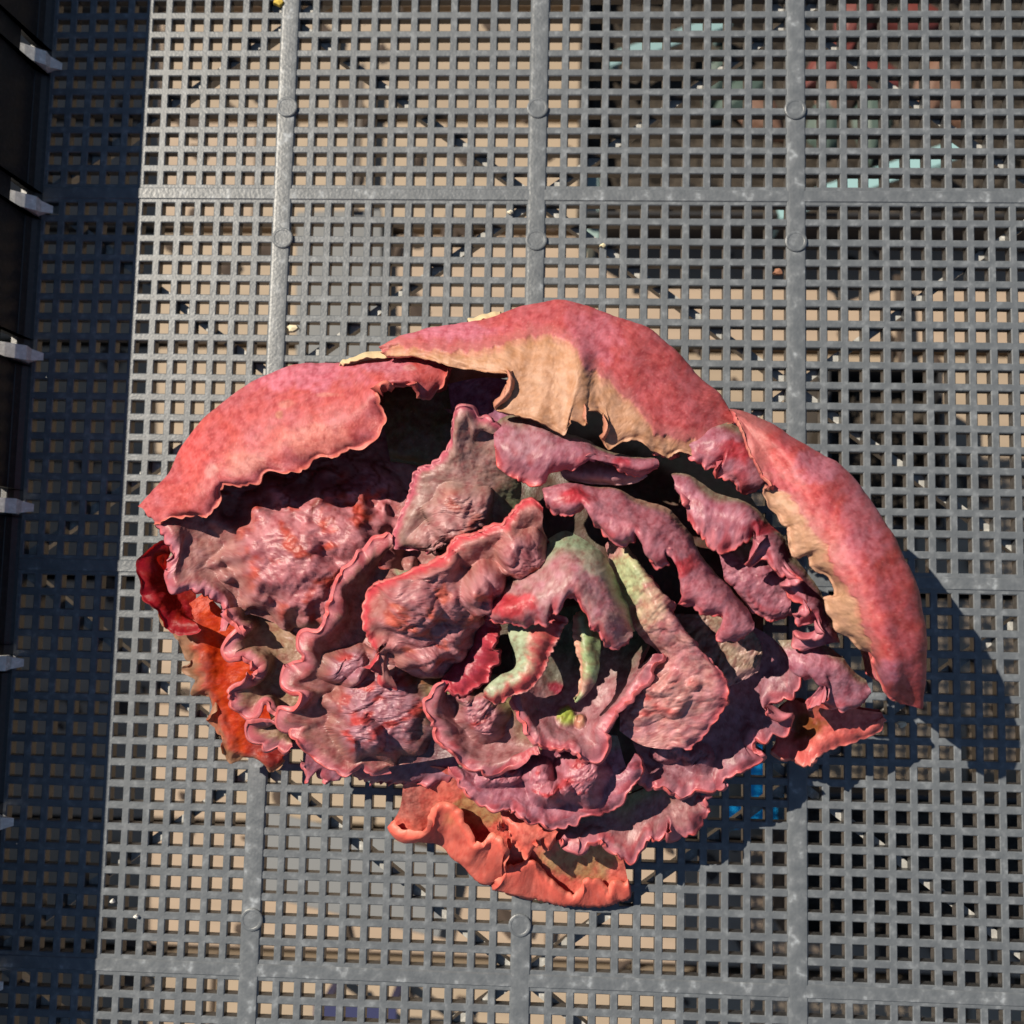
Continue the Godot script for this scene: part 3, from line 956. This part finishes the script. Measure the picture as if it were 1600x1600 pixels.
	leaf("leaf", [[745, 1160, 172, 850, 1140, 172, 965, 1150, 176], [722, 1200, 168, 850, 1240, 156, 980, 1200, 168], [704, 1196, 185, 714, 1216, 182, 722, 1230, 180, 741, 1248, 176, 766, 1263, 172, 787, 1266, 170, 800, 1262, 170, 814, 1273, 168, 828, 1287, 164, 848, 1286, 164, 866, 1296, 160, 889, 1290, 162, 910, 1279, 165, 944, 1271, 168, 968, 1259, 170, 985, 1236, 174, 997, 1217, 178, 1001, 1194, 180, 990, 1178, 182]],
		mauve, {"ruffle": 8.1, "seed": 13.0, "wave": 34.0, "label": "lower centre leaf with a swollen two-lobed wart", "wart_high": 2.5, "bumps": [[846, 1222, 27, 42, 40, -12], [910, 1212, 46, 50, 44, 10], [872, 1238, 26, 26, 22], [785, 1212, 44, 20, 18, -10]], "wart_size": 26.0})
	# big left leaf with the broad warty boss
	leaf("leaf", [[720, 640, 130, 720, 760, 130, 700, 850, 125, 650, 940, 115, 590, 985, 105], [560, 640, 105, 560, 740, 115, 530, 850, 118, 540, 940, 112, 545, 985, 100], [420, 690, 105, 400, 770, 112, 395, 850, 118, 430, 940, 112, 470, 990, 100], [320, 745, 120, 305, 790, 132, 308, 850, 132, 335, 900, 128, 390, 960, 110], [262, 796, 145, 248, 818, 150, 262, 845, 154, 276, 868, 150, 268, 890, 152, 262, 905, 152, 270, 925, 150, 300, 921, 145, 330, 932, 138, 351, 946, 130, 353, 966, 126, 345, 986, 120]],
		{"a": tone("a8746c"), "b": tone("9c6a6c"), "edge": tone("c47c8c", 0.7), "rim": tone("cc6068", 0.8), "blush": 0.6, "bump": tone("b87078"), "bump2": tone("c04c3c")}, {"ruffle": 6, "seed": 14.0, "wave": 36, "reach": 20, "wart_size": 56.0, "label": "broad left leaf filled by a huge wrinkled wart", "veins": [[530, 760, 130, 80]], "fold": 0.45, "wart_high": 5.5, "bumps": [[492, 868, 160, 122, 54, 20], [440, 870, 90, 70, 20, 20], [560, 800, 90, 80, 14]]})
	# left leaf with the long frilled edge
	leaf("leaf", [[720, 880, 205, 690, 960, 160, 690, 1050, 150, 720, 1120, 150, 720, 1180, 150], [650, 880, 205, 610, 960, 158, 605, 1050, 150, 620, 1120, 142, 660, 1190, 140], [592, 888, 185, 552, 960, 168, 515, 1060, 155, 530, 1140, 140, 610, 1198, 138], [614, 834, 222, 592, 850, 222, 566, 872, 222, 541, 895, 220, 528, 915, 216, 528, 945, 214, 519, 972, 210, 500, 990, 205, 478, 998, 200, 468, 1010, 196, 478, 1034, 190, 460, 1058, 182, 440, 1068, 178, 453, 1080, 176, 472, 1086, 176, 455, 1106, 172, 433, 1116, 166, 437, 1134, 164, 462, 1140, 162, 455, 1153, 158, 475, 1170, 155, 490, 1186, 150, 510, 1200, 148, 540, 1213, 142, 565, 1200, 140, 580, 1213, 138, 610, 1206, 136]],
		olive, {"ruffle": 9.72, "seed": 15.0, "wave": 44.0, "label": "tall left leaf with a long frilled edge and green inside", "bumps": [[600, 1110, 92, 82, 44, -15], [540, 1038, 50, 28, 34, -20], [560, 1150, 40, 40, 26], [620, 1010, 50, 40, 20], [655, 885, 42, 34, 26]], "wart_size": 36.0, "fold": 0.3, "patches": [[660, 885, 40, 30, tone("9fae8c"), 0.9], [690, 1165, 60, 60, tone("74525a"), 0.9]]})
	# centre-left and centre bowls
	leaf("leaf", [[715, 1050, 190, 790, 1060, 192, 840, 1110, 190, 850, 1165, 190], [700, 1085, 185, 735, 1140, 172, 800, 1165, 175, 846, 1170, 192], [690, 1062, 222, 679, 1092, 220, 668, 1114, 216, 683, 1134, 212, 685, 1158, 210, 707, 1180, 206, 729, 1197, 202, 748, 1204, 200, 762, 1206, 200, 794, 1196, 200, 819, 1175, 206, 840, 1166, 214]],
		dusk, {"ruffle": 8.1, "seed": 16.0, "wave": 34.0, "bumps": [[752, 1112, 40, 46, 34, -20], [722, 1076, 24, 22, 20]], "wart_size": 26.0})
	leaf("leaf", [[760, 940, 200, 735, 1000, 200, 705, 1045, 200, 690, 1058, 200], [758, 955, 215, 752, 1010, 215, 722, 1055, 212, 690, 1066, 210], [753, 956, 228, 769, 975, 228, 777, 995, 228, 770, 1015, 228, 775, 1030, 226, 763, 1046, 226, 758, 1066, 224, 736, 1076, 222, 722, 1083, 222, 700, 1076, 220, 684, 1068, 218]],
		{"a": tone("a83848"), "b": tone("983044"), "edge": tone("bc3c48"), "rim": tone("dc7078")}, {"ruffle": 7.2, "wave": 20.0, "seed": 17.0})
	leaf("leaf", [[798, 990, 175, 860, 955, 160, 940, 945, 160, 1022, 985, 175], [803, 1035, 185, 860, 1040, 165, 940, 1040, 162, 1018, 998, 190], [808, 1068, 208, 850, 1110, 188, 935, 1112, 186, 1000, 1040, 206], [804, 1088, 228, 811, 1112, 229, 826, 1134, 228, 834, 1156, 226, 844, 1164, 225, 860, 1164, 225, 876, 1171, 224, 890, 1170, 223, 904, 1176, 223, 918, 1184, 222, 938, 1181, 222, 942, 1164, 224, 940, 1146, 225, 949, 1130, 226, 957, 1108, 228, 976, 1092, 230, 997, 1070, 232, 1019, 1042, 234, 1030, 1018, 234]],
		{"a": tone("a47078"), "b": tone("98666a"), "edge": tone("cc7884", 0.7), "rim": tone("dc6058", 0.8), "blush": 0.8, "base": tone("485c46"), "base_to": 0.78, "bump": tone("9aa04a"), "bump2": tone("a4a848")}, {"ruffle": 6, "seed": 18.0, "label": "innermost open leaf, dark green with a lime spot", "bumps": [[885, 1120, 18, 17, 9], [906, 1126, 10, 11, 10]], "wart_high": 0.0, "wrinkle": 0.15, "patches": [[885, 1119, 17, 16, tone("98a444"), 1.0], [906, 1126, 11, 11, tone("d09078"), 1.0], [868, 1076, 16, 14, tone("8c3040"), 1.0]], "wart_size": 60.0})
	# right rolled leaf beside the centre
	leaf("leaf", [[945, 852, 180, 960, 905, 200, 983, 962, 205, 1004, 994, 205, 1026, 1022, 200, 995, 1055, 190, 972, 1100, 188, 968, 1142, 188], [950, 846, 192, 972, 900, 235, 995, 955, 242, 1020, 990, 240, 1044, 1025, 225, 1020, 1075, 205, 1008, 1125, 195, 1002, 1164, 190], [960, 844, 200, 990, 880, 260, 1020, 935, 270, 1050, 980, 266, 1075, 1020, 246, 1070, 1080, 220, 1055, 1130, 205, 1045, 1170, 192], [970, 850, 190, 1008, 884, 245, 1048, 938, 250, 1080, 985, 248, 1104, 1022, 240, 1128, 1050, 238, 1139, 1082, 230, 1136, 1100, 222, 1122, 1122, 212, 1098, 1157, 200, 1078, 1170, 195, 1060, 1166, 193]],
		{"a": tone("c28a84"), "b": tone("b87880"), "edge": tone("cc7480", 0.7), "rim": tone("dc6058", 0.8), "blush": 0.8, "bump": tone("c08884"), "bump2": tone("c4605c")}, {"ruffle": 6, "seed": 19.0, "warts": 0.5, "wart_size": 32, "bumps": [[1054, 1086, 24, 38, 15], [1002, 1095, 40, 44, 12], [1085, 1066, 12, 12, 8], [1030, 1060, 30, 30, 10]], "patches": [[985, 905, 34, 70, tone("b4be90"), 0.9], [1015, 950, 26, 60, tone("c8b090"), 0.6]], "label": "rolled leaf right of the centre, pale green along its back"})
	leaf("leaf", [[1040, 960, 175, 1110, 960, 175, 1160, 960, 178], [1060, 1030, 165, 1120, 1030, 168, 1190, 1010, 172], [1080, 1060, 165, 1130, 1075, 165, 1185, 1050, 170]], {"a": tone("8f7a66"), "b": tone("a07c76"), "edge": tone("a87c80"), "rim": tone("b88a8c"), "bump": tone("9c8070"), "bump2": tone("b08890")}, {"ruffle": 2, "seed": 20.0, "warts": 0.8, "wart_size": 22.0})
	# small heart leaves
	leaf("leaf", [[800, 960, 232, 794, 985, 238, 806, 1035, 244, 780, 1056, 248, 759, 1077, 252], [845, 955, 245, 836, 1000, 262, 825, 1035, 262, 796, 1066, 258, 757, 1084, 254], [886, 964, 250, 874, 996, 260, 861, 1024, 263, 848, 1056, 262, 826, 1080, 260, 798, 1089, 258, 775, 1102, 255, 757, 1088, 252]],
		{"a": tone("a8b094"), "b": tone("9aa486"), "edge": tone("cc3c48"), "rim": tone("f0b0a8"), "edge_width": 40.0}, {"ruffle": 4.8, "seed": 21.0, "wave": 18.0, "label": "small heart leaf with a wide red edge"})
	leaf("leaf", [[918, 955, 228, 936, 1000, 236, 932, 1050, 242, 922, 1078, 242, 898, 1095, 245], [905, 955, 244, 914, 1000, 254, 914, 1050, 254, 908, 1080, 250, 898, 1096, 247], [896, 955, 240, 892, 985, 248, 899, 1020, 250, 905, 1052, 250, 900, 1080, 248, 896, 1097, 246]],
		{"a": tone("98a878"), "b": tone("8c9a70"), "edge": tone("c88878"), "rim": tone("e8b8a0"), "edge_width": 16.0}, {"ruffle": 3, "seed": 22.0, "wave": 16.0, "label": "narrow heart leaf like a spear", "patches": [[915, 1075, 14, 30, tone("c48880"), 0.8]]})
	leaf("leaf", [[748, 938, 220, 785, 912, 222, 818, 880, 225, 848, 846, 228, 882, 828, 232, 914, 842, 236, 944, 872, 236, 966, 912, 234, 982, 950, 232, 994, 986, 230], [748, 946, 245, 795, 925, 268, 838, 900, 284, 880, 878, 292, 918, 882, 294, 944, 910, 290, 966, 948, 280, 988, 988, 258], [750, 952, 252, 790, 950, 285, 840, 930, 302, 880, 912, 308, 910, 920, 308, 935, 950, 300, 960, 985, 285, 985, 998, 262], [754, 956, 252, 762, 966, 266, 777, 978, 272, 790, 975, 278, 804, 981, 280, 826, 984, 284, 840, 976, 288, 855, 982, 288, 858, 964, 294, 872, 957, 298, 886, 938, 302, 900, 941, 302, 914, 961, 298, 922, 983, 294, 936, 992, 288, 948, 1011, 278, 963, 1018, 270, 979, 1008, 264, 987, 998, 260]],
		hood, {"ruffle": 6, "seed": 23.0, "label": "hooded heart leaf arched over the centre", "patches": [[800, 948, 55, 26, tone("b83038"), 0.9], [930, 880, 40, 30, tone("a4a48e"), 0.7], [770, 940, 26, 18, tone("a03040"), 0.8]]})
	# upper right leaves inside the red wall
	leaf("leaf", [[1120, 850, 205, 1190, 850, 205, 1245, 900, 200], [1130, 890, 215, 1185, 905, 218, 1235, 940, 205], [1140, 905, 205, 1160, 942, 200, 1190, 968, 198, 1212, 974, 196, 1238, 962, 198]], mauve, {"ruffle": 4.8, "seed": 24.0, "warts": 0.5, "wart_size": 26.0})
	leaf("leaf", [[1048, 740, 225, 1080, 746, 228, 1122, 768, 232, 1176, 792, 232, 1205, 818, 230, 1232, 850, 226, 1256, 888, 222, 1278, 922, 218, 1298, 958, 212, 1312, 1004, 200], [1052, 752, 242, 1080, 768, 255, 1122, 795, 262, 1168, 812, 265, 1195, 838, 262, 1218, 868, 256, 1240, 900, 250, 1260, 935, 245, 1278, 965, 238, 1290, 1005, 218], [1066, 768, 250, 1072, 808, 256, 1088, 830, 258, 1104, 848, 258, 1124, 866, 258, 1145, 862, 260, 1165, 846, 264, 1180, 840, 266, 1186, 856, 266, 1168, 886, 262, 1192, 872, 266, 1222, 900, 262, 1240, 890, 262, 1258, 905, 260, 1245, 915, 256, 1230, 922, 252, 1236, 938, 250, 1266, 950, 250, 1260, 962, 247, 1246, 962, 244, 1246, 980, 242, 1275, 974, 242, 1291, 988, 238, 1275, 1000, 235, 1242, 1003, 230, 1242, 1016, 226, 1262, 1018, 222]],
		mauve, {"ruffle": 6, "seed": 25.0, "wave": 30.0, "patches": [[1190, 826, 40, 14, tone("a83040"), 0.9]], "label": "crumpled mauve leaf inside the red wall at the right"})
	leaf("leaf", [[848, 770, 235, 930, 760, 232, 1002, 778, 222, 1048, 797, 214, 1078, 834, 208, 1092, 866, 204, 1126, 905, 200, 1166, 948, 200], [847, 764, 268, 885, 756, 274, 952, 772, 272, 1012, 798, 266, 1062, 838, 262, 1102, 888, 258, 1150, 938, 250, 1177, 970, 240], [849, 774, 298, 900, 776, 304, 950, 804, 306, 1002, 832, 302, 1052, 872, 296, 1100, 916, 286, 1150, 960, 270, 1176, 984, 255], [850, 782, 296, 855, 798, 296, 875, 808, 297, 895, 805, 296, 915, 796, 296, 922, 815, 295, 935, 832, 294, 955, 850, 294, 975, 858, 293, 990, 845, 294, 1000, 840, 292, 1010, 865, 290, 1012, 886, 288, 1030, 893, 288, 1046, 880, 287, 1041, 862, 286, 1053, 890, 284, 1061, 930, 278, 1059, 946, 276, 1080, 953, 274, 1100, 963, 270, 1125, 966, 266, 1119, 985, 262, 1118, 1004, 258, 1140, 1005, 254, 1165, 1000, 248, 1173, 990, 246]],
		{"a": tone("b87682"), "b": tone("b06874"), "edge": tone("c8707c", 0.7), "rim": tone("dc6058", 0.8), "blush": 1.0, "base": tone("b08876"), "base_to": 0.3}, {"ruffle": 6, "seed": 26.0, "patches": [[900, 776, 34, 16, tone("b82c38"), 0.9], [1070, 885, 26, 20, tone("b83038"), 0.8]], "label": "long rolled mauve leaf slanting down to the right"})
	# upper middle and centre left
	leaf("leaf", [[775, 660, 250, 800, 650, 250, 850, 660, 250, 900, 682, 248, 960, 706, 245, 1022, 716, 242], [774, 674, 280, 800, 664, 285, 852, 674, 282, 902, 694, 278, 960, 712, 272, 1026, 720, 262], [772, 692, 298, 810, 700, 308, 860, 712, 304, 920, 716, 298, 970, 726, 288, 1030, 728, 270], [772, 700, 300, 774, 722, 302, 788, 740, 303, 805, 750, 302, 825, 760, 298, 850, 758, 296, 862, 742, 298, 880, 738, 297, 900, 735, 295, 916, 717, 295, 930, 722, 290, 950, 728, 286, 975, 742, 280, 1000, 747, 275, 1030, 735, 268]],
		mauve, {"ruffle": 4.8, "seed": 27.0, "rise": [0.93, 0.0], "patches": [[970, 722, 22, 12, tone("b43848"), 0.8], [825, 690, 50, 40, tone("b88890"), 0.6]], "label": "mauve leaf folded forward beneath the dry flap"})
	leaf("leaf", [[870, 715, 235, 930, 718, 235, 1000, 730, 235], [876, 740, 255, 930, 744, 255, 1010, 740, 250], [884, 748, 258, 930, 757, 256, 985, 757, 254, 1012, 744, 252]], {"a": tone("b08a90"), "b": tone("a87e88"), "edge": tone("b88890"), "rim": tone("c89898")}, {"ruffle": 2, "seed": 28.0, "rise": [0.93, 0.0]})
	leaf("leaf", [[770, 880, 190, 805, 830, 196, 815, 760, 210, 800, 690, 232], [742, 866, 212, 765, 810, 225, 772, 740, 240, 782, 680, 252], [690, 858, 218, 694, 800, 232, 720, 735, 248, 750, 672, 264], [722, 860, 205, 690, 862, 210, 660, 862, 214, 626, 862, 218, 612, 850, 220, 617, 822, 224, 632, 788, 230, 641, 758, 236, 648, 738, 240, 668, 730, 246, 690, 712, 254, 703, 690, 262, 707, 655, 276, 714, 637, 284, 730, 633, 284, 745, 655, 280, 770, 662, 276, 785, 680, 268]],
		{"a": tone("a67a78"), "b": tone("96746a"), "edge": tone("b85468"), "rim": tone("dc8c90"), "bump": tone("b07c7c"), "bump2": tone("b86a60"), "base": tone("808468"), "base_to": 0.35, "edge_width": 20.0}, {"ruffle": 6, "seed": 29.0, "bumps": [[718, 800, 56, 46, 32, -25], [690, 830, 50, 30, 16, -20]], "wart_size": 36.0, "fold": 0.5, "label": "pointed leaf left of the top, a wart on its belly"})
	leaf("leaf", [[650, 1060, 180, 730, 1035, 182, 790, 965, 195, 835, 915, 210, 860, 850, 230], [628, 1045, 206, 662, 975, 222, 725, 925, 242, 795, 872, 258, 848, 825, 268], [605, 1040, 212, 615, 960, 234, 670, 905, 258, 760, 852, 272, 848, 805, 278], [622, 1079, 196, 596, 1072, 206, 592, 1054, 212, 576, 1046, 214, 590, 1025, 218, 574, 1000, 222, 565, 966, 230, 572, 930, 240, 594, 908, 252, 620, 897, 258, 660, 879, 268, 690, 867, 274, 710, 845, 280, 740, 838, 282, 760, 827, 284, 790, 817, 286, 805, 795, 288, 830, 782, 288, 848, 794, 284]],
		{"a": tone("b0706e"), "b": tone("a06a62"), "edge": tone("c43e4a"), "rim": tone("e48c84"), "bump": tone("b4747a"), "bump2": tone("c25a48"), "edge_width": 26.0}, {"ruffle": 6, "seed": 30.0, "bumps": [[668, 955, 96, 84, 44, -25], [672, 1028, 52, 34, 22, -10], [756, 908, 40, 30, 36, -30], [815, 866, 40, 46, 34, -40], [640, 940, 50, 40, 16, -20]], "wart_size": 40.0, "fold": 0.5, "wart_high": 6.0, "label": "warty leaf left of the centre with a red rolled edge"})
	# --- the red outer wall
	leaf("leaf", [[700, 600, 150, 760, 590, 150, 830, 600, 150], [705, 640, 150, 760, 645, 150, 830, 650, 150], [712, 660, 170, 770, 668, 170, 820, 670, 170]], {"a": tone("a06880"), "b": tone("98607c"), "edge": tone("8c4058"), "rim": tone("a06080")}, {"ruffle": 3, "seed": 31.0, "warts": 0.4})
	leaf("leaf", [[600, 600, 120, 680, 600, 120, 760, 620, 120], [600, 660, 128, 680, 660, 128, 770, 690, 128], [610, 720, 132, 690, 735, 132, 770, 760, 132]], {"a": tone("6a6440"), "b": tone("745848"), "edge": tone("6a6440"), "rim": tone("6a6440")}, {"ruffle": 1, "seed": 32.0})
	leaf("leaf", [[1030, 690, 200, 1090, 670, 205, 1140, 660, 205, 1180, 690, 200, 1198, 740, 190], [1035, 700, 235, 1090, 690, 245, 1135, 685, 248, 1170, 712, 245, 1195, 755, 225], [1020, 708, 232, 1045, 716, 238, 1062, 708, 242, 1090, 726, 244, 1105, 735, 244, 1128, 726, 246, 1120, 746, 240, 1135, 750, 238, 1150, 760, 236, 1160, 775, 228, 1178, 772, 226, 1194, 764, 222]],
		mauve, {"ruffle": 7.2, "seed": 33.0, "patches": [[1150, 705, 40, 22, tone("b03038"), 0.8]]})
	leaf("leaf", [[1150, 660, 110, 1250, 740, 90, 1310, 840, 80, 1340, 950, 80, 1360, 1060, 100], [1138, 640, 200, 1190, 654, 205, 1250, 690, 210, 1310, 726, 212, 1356, 776, 214, 1396, 836, 245, 1424, 896, 258, 1443, 960, 268, 1448, 1015, 270, 1444, 1070, 258, 1438, 1104, 225], [1140, 642, 235, 1185, 666, 258, 1240, 708, 275, 1290, 756, 292, 1330, 815, 312, 1362, 876, 326, 1386, 940, 334, 1402, 1006, 332, 1412, 1060, 306, 1424, 1102, 240], [1146, 645, 250, 1175, 682, 262, 1208, 728, 272, 1250, 790, 302, 1285, 845, 316, 1320, 905, 328, 1348, 960, 330, 1372, 1020, 322, 1392, 1070, 292, 1412, 1100, 240], [1150, 648, 252, 1160, 676, 264, 1178, 718, 276, 1194, 744, 284, 1204, 764, 288, 1192, 768, 290, 1202, 792, 290, 1222, 820, 290, 1229, 832, 290, 1234, 860, 288, 1246, 872, 286, 1262, 866, 286, 1264, 886, 284, 1285, 896, 282, 1300, 912, 290, 1302, 930, 292, 1286, 936, 292, 1296, 958, 292, 1308, 986, 288, 1330, 1001, 284, 1350, 1014, 276, 1364, 1022, 272, 1368, 1045, 262, 1384, 1084, 242, 1408, 1100, 225]],
		{"a": tone("d05450", 0.56), "b": tone("c8646e", 0.56), "edge": tone("d45a5c"), "rim": tone("e2a08c"), "edge_width": 12.0, "mottle": 60.0}, {"ruffle": 4, "curl": 2.0, "calm": 0.6, "material": waxy, "seed": 34.0, "thick": 9.0, "label": "large red outer leaf at the right with a dry tan edge", "patches": [[1350, 800, 40, 120, tone("c87888"), 0.45], [1280, 730, 50, 30, lilac, 0.6], [1385, 1050, 22, 30, tone("b87890"), 0.6]], "dry": [1, -1.0, [762, 1190, 768, 1226, 790, 1246, 820, 1264, 850, 1288, 880, 1300, 905, 1312, 940, 1338, 985, 1350, 1012, 1362, 1024, 1362], tan, tone("c29474", 0.58)]})
	leaf("leaf", [[300, 800, 40, 360, 700, 40, 450, 660, 40, 560, 640, 50, 690, 640, 90], [220, 790, 130, 258, 748, 122, 288, 694, 120, 330, 643, 122, 390, 600, 128, 455, 573, 135, 540, 567, 145, 605, 560, 175, 655, 556, 210, 707, 570, 240], [224, 796, 152, 282, 758, 210, 326, 705, 225, 380, 655, 235, 445, 618, 240, 528, 598, 246, 590, 582, 258, 632, 572, 266, 668, 570, 268, 706, 573, 256], [230, 806, 160, 290, 788, 235, 345, 742, 262, 400, 706, 276, 460, 682, 284, 530, 655, 290, 572, 625, 294, 606, 596, 300, 652, 592, 292, 702, 578, 264], [240, 816, 152, 262, 812, 194, 300, 810, 223, 330, 803, 238, 343, 782, 252, 352, 760, 258, 380, 763, 266, 405, 753, 273, 420, 737, 277, 440, 738, 277, 470, 737, 276, 484, 726, 277, 505, 714, 280, 522, 716, 280, 545, 705, 283, 575, 693, 285, 600, 667, 288, 603, 648, 291, 593, 628, 296, 588, 606, 301, 602, 594, 306, 620, 604, 300, 642, 606, 295, 651, 596, 296, 656, 620, 286, 672, 625, 279, 690, 606, 278, 705, 577, 276]],
		red, {"ruffle": 8, "calm": 0.5, "material": waxy, "seed": 35.0, "curl": 3.0, "veins": [], "rise": [0.8, 0.0], "wave": 40.0, "thick": 9.0, "label": "large red outer leaf at the upper left, its edge curled in", "patches": [[470, 585, 120, 30, tone("cc7488"), 0.7], [600, 570, 60, 18, lilac, 0.6], [500, 690, 70, 34, tone("d0776c"), 0.7], [380, 725, 50, 26, tone("cf7a6e", 0.6), 0.7], [446, 630, 16, 9, tone("e0988a", 0.6), 0.5], [436, 648, 9, 8, tone("e0a480", 0.6), 0.6], [512, 617, 24, 5, tone("e0988a", 0.6), 0.5], [330, 735, 12, 14, tone("d8a09a", 0.6), 0.5], [640, 575, 14, 6, tone("e2b0a8", 0.62), 0.5], [300, 700, 30, 60, tone("d85a58"), 0.5]]})
	leaf("leaf", [[640, 600, 120, 760, 590, 130, 880, 580, 130, 1000, 610, 130, 1110, 670, 130], [594, 545, 222, 640, 524, 205, 700, 510, 195, 760, 500, 190, 820, 480, 185, 870, 470, 182, 905, 478, 182, 962, 495, 182, 1012, 514, 182, 1056, 550, 184, 1096, 590, 186, 1128, 618, 192, 1146, 655, 215], [596, 547, 230, 650, 536, 246, 710, 532, 256, 770, 526, 262, 830, 512, 264, 880, 510, 264, 940, 530, 264, 990, 556, 264, 1036, 590, 264, 1080, 628, 262, 1115, 650, 250, 1147, 660, 226], [596, 548, 232, 650, 548, 262, 720, 555, 284, 790, 562, 302, 850, 570, 306, 880, 572, 312, 905, 580, 330, 925, 596, 314, 945, 610, 312, 990, 640, 308, 1030, 665, 300, 1070, 680, 290, 1105, 680, 272, 1145, 664, 232], [594, 550, 234, 612, 556, 248, 650, 557, 266, 700, 571, 282, 755, 581, 300, 798, 586, 312, 801, 610, 318, 790, 628, 318, 776, 641, 316, 800, 648, 320, 830, 655, 322, 860, 668, 322, 881, 681, 320, 886, 668, 320, 892, 655, 320, 914, 666, 318, 914, 646, 320, 935, 644, 318, 954, 664, 314, 946, 690, 308, 952, 703, 304, 976, 690, 304, 1000, 691, 302, 1022, 706, 296, 1046, 716, 290, 1062, 706, 288, 1090, 713, 280, 1106, 701, 276, 1119, 686, 268, 1118, 674, 264, 1147, 661, 236]],
		{"a": tone("d25a5a", 0.56), "b": tone("ca646c", 0.56), "edge": tone("d06a66"), "rim": tone("dca078"), "edge_width": 8.0, "mottle": 60.0}, {"ruffle": 3.2, "curl": 2.0, "calm": 0.6, "material": waxy, "seed": 36.0, "thick": 8.0, "label": "large red top leaf with a ragged dry tan flap", "patches": [[700, 515, 90, 26, tone("c87488"), 0.7], [925, 530, 60, 60, tone("cc7484"), 0.6]], "rise": [0.86, 0.0], "dry": [0, 1.0, [590, 548, 620, 541, 700, 549, 760, 545, 800, 534, 832, 525, 868, 522, 892, 534, 906, 556, 914, 574, 930, 580, 960, 604, 1000, 640, 1022, 676, 1060, 688, 1100, 688, 1124, 676], tan, tone("b9835f", 0.66)]})
	leaf("dry_tip", [[528, 590, 120, 560, 585, 130, 612, 575, 140], [530, 568, 150, 560, 560, 160, 610, 552, 175], [536, 572, 158, 562, 566, 170, 606, 560, 180]], {"a": tone("e6cfa4"), "b": tone("d8b890"), "edge": tone("e0c8a0"), "rim": tone("c8a078")}, {"ruffle": 3.0, "seed": 41.0, "thick": 3.0, "label": "cream dry leaf tip behind the upper left leaf"})
	leaf("dry_tip", [[728, 520, 120, 755, 515, 130, 786, 505, 130], [730, 502, 150, 756, 497, 155, 784, 490, 150], [734, 508, 160, 758, 504, 165, 782, 498, 160]], {"a": tone("e6cfa4"), "b": tone("d8b890"), "edge": tone("e0c8a0"), "rim": tone("c8a078")}, {"ruffle": 3.0, "seed": 42.0, "thick": 3.0, "label": "cream dry leaf tip behind the top leaf"})
